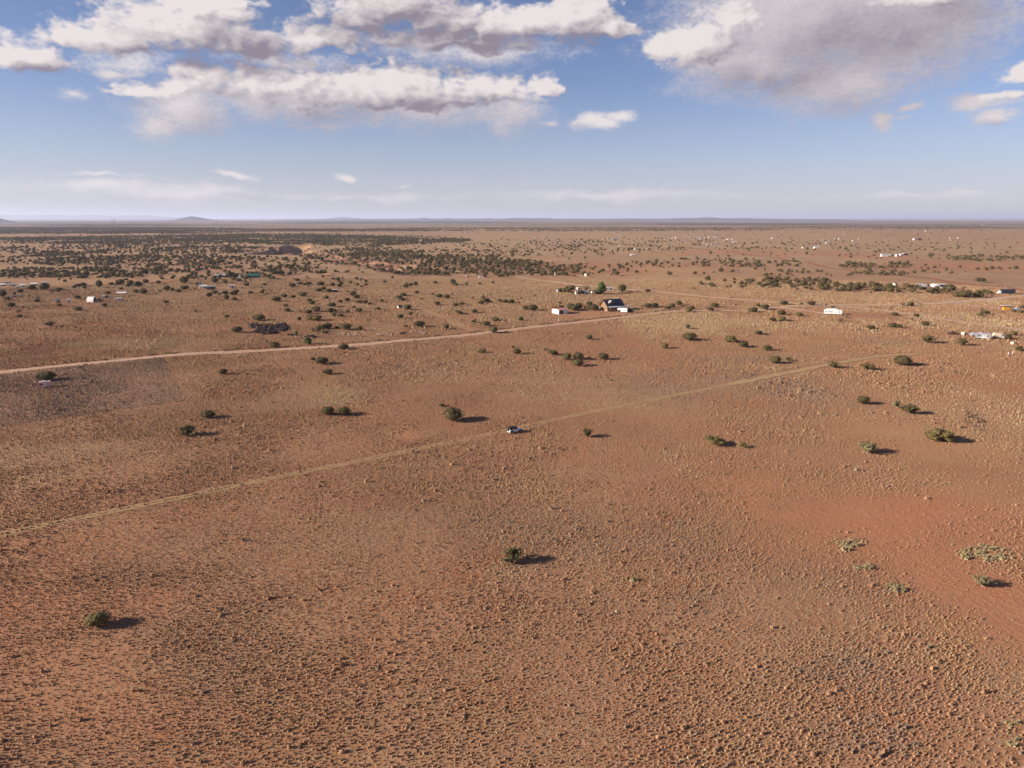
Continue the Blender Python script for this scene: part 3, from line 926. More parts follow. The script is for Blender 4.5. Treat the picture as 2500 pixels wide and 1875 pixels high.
mid = '''1262 866 18 14 r,1252 850 7 6 r,1331 857 15 10 b,1349 868 21 15 s,1385 881 20 18 o,1412 880 23 19 r,1412 896 23 19 o,1473 880 24 18 r,1438 830 15 12 r,1484 823 11 6 b,
1678 804 16 13 p,1682 833 31 20 r,1621 852 17 15 o,1785 837 29 16 s,1815 849 20 15 r,1873 857 18 14 o,1892 889 25 20 o,1924 882 16 11 w,1852 818 16 11 r,
1886 785 13 10 r,1909 784 18 10 o,1907 770 18 12 r,1950 773 15 10 o,1867 757 21 12 r,1838 764 21 13 r,1850 750 12 9 o,1914 745 17 9 r,1957 744 7 5 r,1980 746 18 7 r,2017 745 6 4 r,
2033 753 14 8 b,2052 788 18 14 b,2067 778 13 8 b,2125 805 17 11 r,2097 808 12 8 b,2178 801 20 11 r,2195 803 15 12 w,2183 771 14 9 r,2237 774 13 8 r,2226 783 11 6 b,2259 796 18 10 r,
2203 748 14 11 b,2222 749 14 12 r,2245 745 9 6 p,2264 839 33 17 w,2346 845 26 20 w,2474 819 14 10 o,2457 829 21 13 r,2488 859 24 14 w,2405 769 18 11 r,2397 760 11 9 b,2392 773 13 9 o,
2448 764 9 5 b,2473 762 11 5 o,2494 765 13 8 r,2496 754 12 9 o,2333 726 16 12 o,2355 728 27 18 r,2382 727 13 13 o,2395 727 11 11 r,2408 729 12 11 b,2422 726 10 9 b,2364 715 7 5 r,
1283 757 13 10 r,1300 759 23 15 r,1233 741 14 10 r,1248 741 15 10 r,1220 737 10 7 r,1174 743 14 9 r,1187 740 15 12 r,1197 738 7 5 r,1180 731 10 8 o,1154 731 10 9 b,1158 765 12 10 r,1156 789 11 9 o,
1210 785 17 10 o,1187 797 17 12 r,1205 814 21 16 o,1271 783 12 10 g,1297 772 8 5 b,1305 726 8 9 b,1273 731 9 8 b,1394 757 17 16 r,1403 760 19 15 r,1413 756 14 16 r,1370 754 13 9 r,1353 757 12 6 r,
1439 746 13 10 r,1443 757 15 14 r,1451 759 17 15 r,1428 753 7 6 r,1582 753 16 12 r,1597 751 15 11 r,1567 749 5 4 r,1581 714 13 8 r,1367 742 6 6 r,1367 713 13 9 g,1389 715 29 20 s,1433 711 22 15 b,
1467 719 21 28 g,1455 719 13 9 r,1417 719 14 11 r,1519 715 23 20 w,1602 749 9 9 r,1630 756 15 9 r,1641 752 13 11 r,1657 746 15 11 r,1666 753 18 12 b,1681 763 16 13 o,1689 757 13 10 r,1727 757 13 8 b,
1735 760 14 10 r,1745 751 18 11 o,1694 708 12 6 b,1796 746 10 5 b,1786 729 9 5 b,714 702 15 10 r,733 695 11 7 r,744 697 8 6 r,754 696 13 8 o,726 687 11 7 r,783 698 17 10 r,812 699 12 9 r,828 701 10 9 r,
778 713 15 8 r,790 708 11 8 r,803 714 14 9 r,739 725 20 11 o,716 728 11 8 r,797 731 11 9 r,755 737 13 8 r,762 744 15 8 r,848 736 12 9 r,831 740 10 8 r,824 742 6 4 b,810 750 18 10 r,868 710 13 8 b,
862 724 14 13 o,871 730 16 11 r,850 714 6 5 r,877 741 13 8 r,892 740 12 7 o,903 744 9 6 r,931 738 11 8 o,918 735 9 6 b,864 753 9 6 r,877 763 15 10 r,921 758 13 8 o,849 764 9 7 o,773 762 19 14 o,
808 765 17 13 r,820 762 9 7 r,815 773 11 9 o,832 774 13 8 r,754 767 17 10 r,733 765 11 9 b,731 783 9 9 r,758 783 18 14 o,774 784 23 12 o,765 811 13 13 b,777 811 14 14 o,789 806 16 14 o,801 804 18 15 r,
793 816 15 8 w,822 802 9 6 r,845 807 26 17 o,880 808 12 14 w,752 842 17 18 g,724 820 9 11 g,899 785 6 4 r,975 731 14 9 r,982 735 13 7 r,985 724 15 9 r,1018 719 14 10 w,1056 722 12 9 b,1072 727 16 9 r,
1091 729 14 10 o,1104 721 10 8 b,1029 731 7 4 r,1068 746 13 10 r,1112 749 13 9 o,1128 746 13 8 r,995 757 17 13 o,1002 770 10 9 o,977 778 14 11 r,1120 768 19 12 s,1024 800 22 16 r,990 799 9 6 r,
1090 804 11 12 r,991 703 14 8 r,511 726 13 12 r,524 718 15 8 r,535 721 9 7 o,550 720 13 10 r,554 733 10 13 r,570 721 15 10 r,577 715 12 8 r,573 734 12 8 r,612 718 11 7 r,639 717 9 7 r,643 712 8 6 r,
525 691 14 12 r,550 692 11 9 o,582 687 12 8 r,602 699 11 9 r,630 703 7 6 b,638 704 9 7 b,645 697 9 6 r,662 713 10 8 b,694 727 13 9 r,674 737 21 12 o,697 750 12 8 o,702 762 14 9 r,554 777 12 9 w,
633 784 25 16 r,580 814 23 17 r,671 850 20 15 o,478 763 14 8 b,405 741 13 7 r,333 716 12 9 r,351 719 15 14 r,408 710 13 12 r,420 710 10 8 o,435 714 12 7 r,390 712 6 4 r,451 708 17 11 r,476 707 8 6 b,
296 707 9 6 r,313 701 10 8 r,319 697 14 12 r,337 701 17 14 r,294 696 18 14 r,272 696 11 7 r,285 696 8 6 r,308 685 9 6 r,255 749 12 8 r,264 719 12 8 r,356 692 14 10 r,387 693 11 8 r,450 693 17 17 r,
7 726 18 17 r,18 734 13 9 o,36 720 8 7 r,50 715 13 9 r,78 708 19 12 r,91 739 11 9 r,93 730 13 5 b,72 725 4 6 g,28 750 18 10 r,45 765 16 12 b,48 776 13 8 r,145 749 11 8 r,191 759 17 10 o,189 730 14 9 r,
124 798 23 14 w,57 752 10 7 b,71 757 6 5 b,147 709 9 7 r,181 704 9 7 r,192 701 14 8 r,206 705 8 7 r,203 699 13 9 r,243 703 13 18 r,110 708 20 16 r'''
KM = {'r': 'round', 'o': 'olive', 's': 'spread', 'p': 'pale', 'w': 'wisp', 'b': 'bare', 'g': 'green'}
for q in mid.replace('\n', '').split(','):
    a = q.split()
    plant(float(a[0]), float(a[1]), float(a[2]), float(a[3]), KM[a[4]])

# the woodland farther off
NW = 800000
wr = np.sqrt(rng.uniform(560 ** 2, 8200 ** 2, NW)); wa = np.radians(rng.uniform(-44, 44, NW))
wx, wy = wr * np.sin(wa), wr * np.cos(wa)
area_ha = math.radians(88) / 2 * (8200 ** 2 - 560 ** 2) / 1e4
wz = height(wx, wy)
wpx, wpy = project(wx, wy, wz)
dens = wood_shade_density(wpx, wpy) * 2.8 * (0.35 + 1.3 * np.clip(.5 + fbm(wx / 60, wy / 110, 2, 77), 0, 1.2)) * 1.0 + 0.5 * (wpy < 690)
keep = rng.uniform(0, 1, NW) < dens * area_ha / NW
for line, w, _t in ROADPTS[1:]:
    if max(p[1] for p in line) > 560:
        keep &= seg_dist(wx, wy, line) > w * .5 + 2
keep &= ~((wpy > 700) & (wpx > 900) & (wpx < 1700))
wx, wy, wz, wpx, wpy = [q[keep] for q in (wx, wy, wz, wpx, wpy)]
hx = np.array([q['p'].x for q in all_trees]); hy = np.array([q['p'].y for q in all_trees])
ok = np.array([np.min(np.hypot(hx - a, hy - b_)) > 5 for a, b_ in zip(wx, wy)])
wx, wy, wz, wpx, wpy = [q[ok] for q in (wx, wy, wz, wpx, wpy)]
ww = np.clip(rng.lognormal(math.log(4.1), .28, len(wx)), 1.5, 6.4); wh = ww * rng.uniform(.62, .95, len(wx))
dist = np.hypot(wx, wy)
order = np.argsort(-(ww / dist) * ((wpx > 0) & (wpx < 2500)))
NIND = 300 - len(all_trees)
ind = order[:max(NIND, 0)]; rest = order[max(NIND, 0):]
for k in ind:
    p = Vector((wx[k], wy[k], wz[k]))
    kd = random.choice(['round', 'round', 'round', 'olive', 'bare'])
    all_trees.append(dict(px=float(wpx[k]), py=float(wpy[k]), p=p, w=float(ww[k]), h=float(wh[k]), kind=kd, label=None))
all_trees = all_trees[:max(300, len(near))]

# labels for the unlabelled ones: look, size, and rank by nearness to a landmark
buckets = {}
for q in all_trees:
    if q['label']: continue
    best = min(LAND, key=lambda L: math.hypot(q['px'] - L[0], (q['py'] - L[1]) * 3))
    dx, dy = q['px'] - best[0], (q['py'] - best[1]) * 2.5
    side = ('left of' if dx < 0 else 'right of') if abs(dx) > abs(dy) else ('behind' if dy < 0 else 'in front of')
    size = 'small' if q['w'] < 3.3 else ('large' if q['w'] > 5.4 else 'mid-sized')
    q['d'] = math.hypot(dx, dy)
    buckets.setdefault((size, q['kind'], side, best[2]), []).append(q)
for (size, kind, side, lm), L in buckets.items():
    L.sort(key=lambda q: q['d'])
    for k, q in enumerate(L):
        lead = f'{size} {LOOK[kind]}'
        q['label'] = f'{lead} {side} {lm}' if len(L) == 1 else f'{lead} {side} {lm}, {"nearest" if k == 0 else ORD[k] + " nearest"} of {len(L)}'
for k, q in enumerate(all_trees):
    R = random.Random(k * 13 + 5)
    nv = len([1 for key in TREE if key[0] == q['kind']])
    key = (q['kind'], R.randrange(nv))
    shrub = q['kind'] in ('pale', 'wisp', 'bare')
    nm = 'desert_shrub' if shrub else ('leafy_tree' if q['kind'] == 'green' else 'juniper_tree')
    root = thing(nm, q['label'], 'shrub' if shrub else 'tree', q['p'], R.uniform(0, 360), GROUPNAME[q['kind']])
    root.scale = (q['w'], q['w'] * R.uniform(.85, 1.05), q['h'])
    for mname, me_ in (('crown', TREE[key][0]), ('trunk', TREE[key][1])):
        o = bpy.data.objects.new(mname, me_); C.objects.link(o); o.parent = root


# ------------------------------------------------------------------ instanced ground cover
def hidden_collection(name, meshes):
    col = bpy.data.collections.new(name)
    for k, m in enumerate(meshes):
        o = bpy.data.objects.new(f'{name}_{k}', m); col.objects.link(o)
    return col


def scatter(name, pts, scl, rot, idx, col, label=None, cat=None):
    m = bpy.data.meshes.new(name)
    m.vertices.add(len(pts)); m.vertices.foreach_set('co', np.asarray(pts, np.float32).ravel())
    a = m.attributes.new('scl', 'FLOAT_VECTOR', 'POINT'); a.data.foreach_set('vector', np.asarray(scl, np.float32).ravel())
    a = m.attributes.new('rot', 'FLOAT_VECTOR', 'POINT'); a.data.foreach_set('vector', np.asarray(rot, np.float32).ravel())
    a = m.attributes.new('idx', 'INT', 'POINT'); a.data.foreach_set('value', np.asarray(idx, np.int32))
    o = bpy.data.objects.new(name, m); C.objects.link(o)
    g = bpy.data.node_groups.new(name, 'GeometryNodeTree')
    g.interface.new_socket('Geometry', in_out='INPUT', socket_type='NodeSocketGeometry')
    g.interface.new_socket('Geometry', in_out='OUTPUT', socket_type='NodeSocketGeometry')
    N = g.nodes.new; L = g.links.new
    gi, go = N('NodeGroupInput'), N('NodeGroupOutput')
    ci = N('GeometryNodeCollectionInfo'); ci.inputs['Collection'].default_value = col
    ci.inputs['Separate Children'].default_value = True; ci.inputs['Reset Children'].default_value = True
    ip = N('GeometryNodeInstanceOnPoints'); ip.inputs['Pick Instance'].default_value = True

    def at(nm, ty):
        q = N('GeometryNodeInputNamedAttribute'); q.data_type = ty; q.inputs['Name'].default_value = nm
        return [s for s in q.outputs if s.enabled][0]
    L(gi.outputs[0], ip.inputs['Points']); L(ci.outputs[0], ip.inputs['Instance'])
    L(at('idx', 'INT'), ip.inputs['Instance Index'])
    er = N('FunctionNodeEulerToRotation'); L(at('rot', 'FLOAT_VECTOR'), er.inputs[0]); L(er.outputs[0], ip.inputs['Rotation'])
    L(at('scl', 'FLOAT_VECTOR'), ip.inputs['Scale'])
    L(ip.outputs[0], go.inputs[0])
    md = o.modifiers.new('scatter', 'NODES'); md.node_group = g
    o['kind'] = 'stuff'
    if label: o['label'] = label
    if cat: o['category'] = cat
    return o


# far junipers
fm = []
for k in range(3):
    fm.append(crown_mesh('round', 200 + k, 150, .10, True, 1).mesh('far_crown', M['juniper']))
fm.append(crown_mesh('spread', 210, 150, .10, True, 1).mesh('far_crown', M['olive']))
fm.append(crown_mesh('bare', 220, 200, .12, True, 1).mesh('far_crown', M['brown']))
colw = hidden_collection('woodland_variants', fm)
pts = np.stack([wx[rest], wy[rest], wz[rest] - .1], -1)
n = len(rest)
print('far trees stats', n, 'individual', len(all_trees))
scatter('woodland', pts, np.stack([ww[rest], ww[rest], wh[rest]], -1),
        np.stack([np.zeros(n), np.zeros(n), rng.uniform(0, 6.28, n)], -1),
        rng.choice(5, n, p=[.27, .26, .25, .12, .10]), colw, 'far off juniper woodland running in dark bands across the plain', 'woodland')


# grass tussocks
def tuft_mesh(seed, mat, blades=14, spiky=.5):
    R = random.Random(seed); mb = MB()
    vs, keepf = [], []
    for v in ICO1:
        q = 1 + R.uniform(-.3, .25)
        vs.append((v[0] * .46 * q, v[1] * .46 * q, max(-.05, v[2] * .62 * q)))
    fs = [f for f in ICO1F if any(vs[i][2] > 0 for i in f)]
    mb.add(vs, fs)
    for _ in range(blades):
        a = R.uniform(0, 6.28); l = R.uniform(.2, .62)
        tip = Vector((math.cos(a) * l, math.sin(a) * l, R.uniform(.45, 1.0) * spiky * 1.7)); s = Vector((-math.sin(a), math.cos(a), 0)) * .10
        b0 = Vector((math.cos(a), math.sin(a), 0)) * .22
        mb.add([b0 - s, b0 + s, tip], [(0, 1, 2)])
    return mb.mesh('tuft', mat)


tv = [tuft_mesh(300 + k, M['tuft']) for k in range(4)] + [tuft_mesh(310 + k, M['tuftgold']) for k in range(3)] + [tuft_mesh(320 + k, M['tuftgrey'], 20, .6) for k in range(3)]
colt = hidden_collection('tussock_variants', tv)
px_, s_, r_, i_ = [], [], [], []
for r0, r1, cell, smul in ((45, 150, .46, .225), (150, 260, .55, .28), (260, 420, .80, .40), (420, 760, 1.3, .58)):
    gx = np.arange(-r1 * math.sin(math.radians(44)), r1 * math.sin(math.radians(44)), cell)
    gy = np.arange(r0 * .6, r1, cell)
    x, y = [q.ravel() for q in np.meshgrid(gx, gy)]
    x = x + rng.uniform(-.5, .5, len(x)) * cell; y = y + rng.uniform(-.5, .5, len(y)) * cell
    rr = np.hypot(x, y); k = (rr >= r0) & (rr < r1) & (np.abs(x) < y * math.tan(math.radians(44)))
    x, y = x[k], y[k]; n = len(x)
    z = height(x, y)
    ba_, go2, gy_, _, _ = cover(x, y, z)
    pr = 1 - .88 * ba_ ** 1.5
    pr = pr * (.62 + .6 * np.clip(.55 + fbm(x / 14, y / 14, 2, 91) * .8, 0, 1))
    pr = np.clip(pr + .25 * go2 + .2 * gy_, 0, 1)
    k = rng.uniform(0, 1, n) < pr
    for line, w, istrack in ROADPTS:
        if istrack:
            dd = seg_dist(x, y, line)
            k &= ~(((((dd > .45) & (dd < 1.5)) | ((dd < 1.8 + 2.2 * sstep(240, 270, y)) & (y > 215))) & (rng.uniform(0, 1, n) < .92)))
        else:
            k &= (seg_dist(x, y, line) > w * .55) if w > 3 else True
    x, y, z, go2, gy_, ba_ = [q[k] for q in (x, y, z, go2, gy_, ba_)]
    n = len(x)
    sz = smul * rng.lognormal(0, .28, n) * (.82 + .4 * np.clip(.5 + fbm(x / 25, y / 25, 2, 57), 0, 1))
    big = rng.uniform(0, 1, n) < .016
    sz = np.where(big, sz * 1.9, sz) * (1 - .3 * ba_)
    sz = np.clip(sz, .1, 1.5)
    px_.append(np.stack([x, y, z], -1))
    s_.append(np.stack([sz, sz * rng.uniform(.7, 1.2, n), sz * rng.uniform(.9, 1.45, n)], -1))
    r_.append(np.stack([np.zeros(n), np.zeros(n), rng.uniform(0, 6.28, n)], -1))
    u = rng.uniform(0, 1, n)
    id_ = rng.integers(0, 4, n)
    id_ = np.where(u < go2 * .9, rng.integers(4, 7, n), id_)
    id_ = np.where(rng.uniform(0, 1, n) < np.maximum(gy_ * .85, .05), rng.integers(7, 10, n), id_)
    i_.append(id_)
PT = np.concatenate(px_)
print('tussocks', len(PT))
scatter('grass', PT, np.concatenate(s_), np.concatenate(r_), np.concatenate(i_), colt, 'dry bunch grass tussocks covering the red desert ground', 'grass')

# weeds along the road verges, dark brush along the wash
wv = [tuft_mesh(340 + k, M['hedge'], 22, .7) for k in range(3)] + [tuft_mesh(350 + k, M['rockdark'], 22, .8) for k in range(2)] + [tuft_mesh(360 + k, M['sage'], 24, .8) for k in range(3)]
colv = hidden_collection('weed_variants', wv)


def along(line, off, spread, per_m, size, idx):
    line = np.array([(p.x, p.y) if hasattr(p, 'x') else p for p in line])
    seg = np.hypot(*(line[1:] - line[:-1]).T); cum = np.concatenate([[0], np.cumsum(seg)])
    n = int(cum[-1] * per_m); s = rng.uniform(0, cum[-1], n)
    x = np.interp(s, cum, line[:, 0]); y = np.interp(s, cum, line[:, 1])
    k = np.clip(np.searchsorted(cum, s) - 1, 0, len(line) - 2)
    d = (line[k + 1] - line[k]) / seg[k][:, None]
    o = off + rng.normal(0, spread, n)
    x = x - d[:, 1] * o; y = y + d[:, 0] * o
    m = fbm(x / 9, y / 9, 2, 44) > -.15
    x, y = x[m], y[m]; n = len(x)
    sz = size * rng.lognormal(0, .35, n)
    return (np.stack([x, y, height(x, y)], -1), np.stack([sz, sz, sz * .8], -1),
            np.stack([np.zeros(n), np.zeros(n), rng.uniform(0, 6.28, n)], -1), rng.choice(idx, n))


def stuff_at(name, parts, label, cat):
    P4 = [np.concatenate([q[k] for q in parts]) for k in range(4)]
    return scatter(name, P4[0], P4[1], P4[2], P4[3], colv, label, cat)


stuff_at('weeds', [along(main_line, 4.4, .7, 2.2, .62, [0, 1, 2]), along(main_line, -4.2, .5, .5, .5, [0, 1, 2]), along(main_line, 6.5, 1.6, .5, .8, [0, 1, 2])],
         'reddish brown weeds lining the verges of the graded road', 'weeds')


def wpath(pix):
    return [(hit(*p).x, hit(*p).y) for p in pix]


stuff_at('brush', [along(wpath([(2280, 872), (2310, 888), (2340, 903), (2365, 918)]), 0, 1.6, 2.2, .5, [3, 4, 0, 1]),
                   along(wpath([(2365, 1005), (2372, 1020), (2378, 1035), (2384, 1052)]), 0, 1.4, 3.0, .42, [3, 4, 0]),
                   along(wpath([(2350, 960), (2366, 1000)]), 0, 1.4, 1.4, .4, [3, 0, 1]),
                   along(wpath([(2060, 848), (2120, 850), (2180, 855)]), 0, 2.5, .8, .55, [0, 1, 2]),
                   along(wpath([(240, 1003), (330, 994), (440, 980)]), 0, .6, .7, .55, [0, 1, 7]),
                   along(wpath([(130, 1018), (300, 1000)]), 0, 1.0, .8, .6, [0, 1, 3])],
         'dark brittle brush along the dry wash and field edges', 'brush')


def sage(px, py, rx, ry, n, size, label):
    c = [hit(px + rx * a, py + ry * b_) for a, b_ in [(math.cos(k * 2.4) * math.sqrt(k / n) + random.gauss(0, .1), math.sin(k * 2.4) * math.sqrt(k / n) + random.gauss(0, .1)) for k in range(n)]]
    c = [p for p in c if fbm(np.array(p.x / 3.0), np.array(p.y / 3.0), 2, 71) > -.35]
    n = len(c)
    sz = size * np.array([random.lognormvariate(0, .35) for _ in range(n)])
    scatter('sagebrush', [(p.x, p.y, p.z) for p in c], np.stack([sz, sz, sz * .75], -1), np.stack([np.zeros(n), np.zeros(n), rng.uniform(0, 6.28, n)], -1),
            rng.choice([5, 6, 7], n), colv, label, 'sagebrush')


sage(2065, 1330, 50, 16, 90, .52, 'ragged pale sagebrush patch on the red soil, split by gaps')
sage(2400, 1352, 62, 22, 150, .50, 'widest pale green sagebrush patch on the red soil')
sage(2186, 1442, 26, 16, 34, .5, 'small ring of straw coloured sagebrush on the edge of bare soil')
sage(2105, 1388, 24, 6, 14, .55, 'short strip of sagebrush between the ragged patch and the ring')
sage(1545, 1418, 10, 3, 4, .7, 'single little clump of pale brush in dense tussocks')
sage(2470, 1790, 24, 40, 22, .42, 'loose grey green brush at the bare edge nearest the camera')

# ------------------------------------------------------------------ vehicles
def suv():
    p = hit(1257, 1056)
    r = thing('suv', 'white open off-roader with black soft top parked on the two-track', 'car', (p.x, p.y, p.z + .02), 28)
    # local x = forward; body long 4.0, wide 1.85
    b_ = MB()
    b_.prism([(-1.95, .52), (-1.95, 1.12), (-.0, 1.14), (.42, 1.14), (.55, 1.10), (1.75, 1.02), (1.80, .60), (1.2, .5)], -.78, .78)
    b_.build('body', M['rvwhite'], r)
    MB().prism([(.52, 1.10), (1.74, 1.02), (1.74, 1.08), (.52, 1.18)], -.62, .62).build('hood', M['rvwhite'], r)
    MB().prism([(-1.88, 1.145), (-1.78, 1.80), (-.1, 1.84), (.25, 1.78), (.48, 1.20), (.46, 1.145)], -.70, .70).build('soft_top', M['black'], r)
    for s in (-1, 1):
        MB().box((-.02, s * .725, 1.45), (.08, .04, .62)).box((-.9, s * .725, 1.45), (.10, .04, .62)).build('pillar', M['rvwhite'], r)
        MB().box((.05 - .45, s * .715, 1.47), (.72, .03, .46)).build('side_window', M['glass'], r)
        MB().box((-.42, s * .80, .82), (.95, .05, .58)).build('door', M['rvwhite'], r)
        for x in (-1.28, 1.28):
            MB().prism([(x - .55, .62), (x - .42, .92), (x + .42, .92), (x + .55, .62), (x + .46, .60), (x + .36, .80), (x - .36, .80), (x - .46, .60)], s * .93 - .12, s * .93 + .0).build('fender', M['black'], r)
            wheel(r, x, s * .82, .40, .26)
        MB().box((1.83, s * .55, .88), (.05, .18, .18)).build('headlight', M['glass'], r)
        MB().box((-1.97, s * .68, .92), (.05, .12, .18)).build('tail_light', M['darkred'], r)
    MB().cyl((-1.98, .12, .98), (-2.22, .12, .98), .38, n=16).build('spare_wheel', M['rubber'], r)
    MB().box((1.92, 0, .55), (.2, 1.6, .2)).build('front_bumper', M['black'], r)
    MB().box((-2.03, 0, .55), (.16, 1.6, .2)).build('rear_bumper', M['rvwhite'], r)
    MB().box((.50, 0, 1.43), (.04, 1.36, .50), 0, 0).build('windscreen', M['glass'], r)


suv()


def trailer(px, py, L, W, H, rz, label, body='rvwhite', fifth=False, wins=(-.32, -.12, .3), name='travel_trailer', top=None, curve=.35, wheels=2, back_dark=False):
    p = hit(px, py)
    r = thing(name, label, 'trailer', p, rz)
    z0 = .55
    c = curve
    prof = [(-L / 2, z0 + .25), (-L / 2, H - c), (-L / 2 + c * .6, H), (L / 2 - c * .4, H), (L / 2, H - c * .7), (L / 2, z0), (-L / 2 + .5, z0)]
    if fifth:
        prof = [(-L / 2, 1.55), (-L / 2, H - c), (-L / 2 + c, H), (L / 2 - c * .4, H), (L / 2, H - c * .6), (L / 2, z0), (-L / 2 + 2.4, z0), (-L / 2 + 2.0, 1.5)]
    MB().prism(prof, -W / 2, W / 2).build('body', M[body], r)
    for k, wxx in enumerate(wins):
        f = MB().box((wxx * L, -W / 2 - .012, H * .62), (.95, .03, .55)).build('window', M['steel'], r)
        MB().box((wxx * L, -W / 2 - .035, H * .62), (.82, .02, .43)).build('pane', M['glass'], f)
    d = MB().box((L * .12, -W / 2 - .012, z0 + .98), (.66, .03, 1.8)).build('door', M['white'], r)
    MB().box((L * .12 + .25, -W / 2 - .05, z0 + .9), (.05, .05, .12)).build('handle', M['steel'], d)
    if top:
        MB().box((-L * .08, 0, H + top / 2 + .003), (L * .62, W * .8, top)).build('roof_deck', M[body], r)
    else:
        MB().box((0, 0, H + .13), (.9, .8, .24)).build('roof_unit', M['white'], r)
    if back_dark:
        MB().box((L / 2 + .015, 0, H * .6), (.03, W * .85, H * .55)).build('end_panel', M['navy'], r)
    for k in range(wheels):
        for s in (-1, 1):
            wheel(r, L * .12 + (k - (wheels - 1) / 2) * .85, s * (W / 2 - .14), .36)
    if not fifth:
        MB().box((-L / 2 - .5, 0, z0), (1.1, .10, .10)).build('hitch', M['steel'], r)
    return r


def pickup(px, py, rz, label, col='blue', cap=None, name='pickup_truck'):
    p = hit(px, py)
    r = thing(name, label, 'pickup truck', p, rz)
    MB().prism([(-2.7, .5), (-2.7, 1.05), (-1.0, 1.08), (2.0 - .6, 1.12), (2.6, 1.02), (2.68, .5)], -.95, .95).build('body', M[col], r)
    MB().prism([(-.75, 1.1), (-.6, 1.78), (.55, 1.80), (1.15, 1.13)], -.82, .82).build('cab', M[col], r)
    for s in (-1, 1):
        MB().box((-.02, s * .83, 1.45), (.95, .03, .42)).build('window', M['glass'], r)
        for x in (-1.7, 1.7): wheel(r, x, s * .85, .40)
        MB().box((2.66, s * .68, .86), (.05, .3, .18)).build('headlight', M['white'], r)
    if cap:
        MB().prism([(-2.68, 1.06), (-2.68, 1.9), (-2.5, 2.05), (-.85, 2.05), (-.8, 1.07)], -.9, .9).build('camper_shell', M[cap], r)
    return r


trailer(110, 946, 3.9, 2.1, 2.3, 20, 'small pinkish camper parked alone in the grey brush by a dark juniper', 'pinkcamper', wins=(-.25,), wheels=1)
trailer(2033, 768, 10.2, 2.5, 3.05, -14, 'long bright white trailer with four small windows beside orange bare soil', 'rvwhite', wins=(-.42, -.24, -.10, .34), top=.75)
trailer(1520, 763, 6.4, 2.4, 2.9, -24, 'white travel trailer parked in front of the log house porch', 'rvwhite', fifth=True, wins=(-.3, .3))
pickup(1535, 762, -30, 'dark pickup truck behind the white trailer at the log house', 'black')
trailer(2392, 827, 9.0, 2.5, 3.0, -16, 'long rounded silver trailer with a dark end, parked beyond the last junipers', 'silver', fifth=True, wins=(-.38, -.1), curve=.8, back_dark=True)
trailer(2402, 828, 4.2, 1.9, 1.0, -14, 'low white flat trailer lying along the silver trailer', 'white', wins=(), name='flat_trailer', curve=.1)


def truck(px, py, rz, label, box, cab, Lb=6.0, Hb=2.7, name='box_truck'):
    p = hit(px, py)
    r = thing(name, label, 'truck', p, rz)
    MB().box((Lb * .25, 0, .75 + Hb / 2), (Lb, 2.4, Hb)).build('cargo_box', M[box], r)
    MB().prism([(-Lb * .25 - 2.6, .5), (-Lb * .25 - 2.6, 1.25), (-Lb * .25 - 1.6, 1.4), (-Lb * .25 - 1.2, 2.35), (-Lb * .25 - .08, 2.4), (-Lb * .25 - .08, .5)], -1.05, 1.05).build('cab', M[cab], r)
    MB().box((Lb * .1, 0, .62), (Lb * 1.2, .9, .2)).build('chassis', M['black'], r)
    for s in (-1, 1):
        MB().box((-Lb * .25 - .75, s * 1.06, 1.85), (.7, .03, .5)).build('window', M['glass'], r)
        for x in (-Lb * .25 - 1.8, Lb * .45): wheel(r, x, s * .98, .46, .28)
    MB().box((-Lb * .25 - .6, 0, 2.55), (.7, 1.5, .25)).build('air_deflector', M[cab], r)
    return r


truck(2451, 718, -6, 'truck with a white cab and long dark navy cargo box on bare ground', 'navy', 'rvwhite', 10.5, 3.2)
truck(2437, 827, 172, 'white truck with a cream camper body beside the silver trailer', 'cream', 'rvwhite', 3.2, 2.2)
pickup(2482, 757, 0, 'white and grey pickup parked behind the orange truck body', 'silver')
pickup(2325, 817, 170, 'small dark car standing apart at the end of the silver trailer row', 'darkwood')
pickup(260, 727, 8, 'dark blue pickup truck with a white camper shell near the carport', 'blue', 'white')
pickup(2133, 624, 0, 'black truck standing on the dirt pad before the long white building', 'black')
pickup(243, 735, 5, 'dark low vehicle parked right beside the barrel roofed hut', 'black')


# ------------------------------------------------------------------ buildings
def windowed(r, x, y, z, w, h, face='-y'):
    if face == '-y':
        f = MB().box((x, y - .02, z), (w + .16, .05, h + .16)).build('window', M['white'], r)
        MB().box((x, y - .055, z), (w, .03, h)).build('pane', M['glass'], f)
    else:
        f = MB().box((y - .02, x, z), (.05, w + .16, h + .16)).build('window', M['white'], r)
        MB().box((y - .055, x, z), (.03, w, h)).build('pane', M['glass'], f)


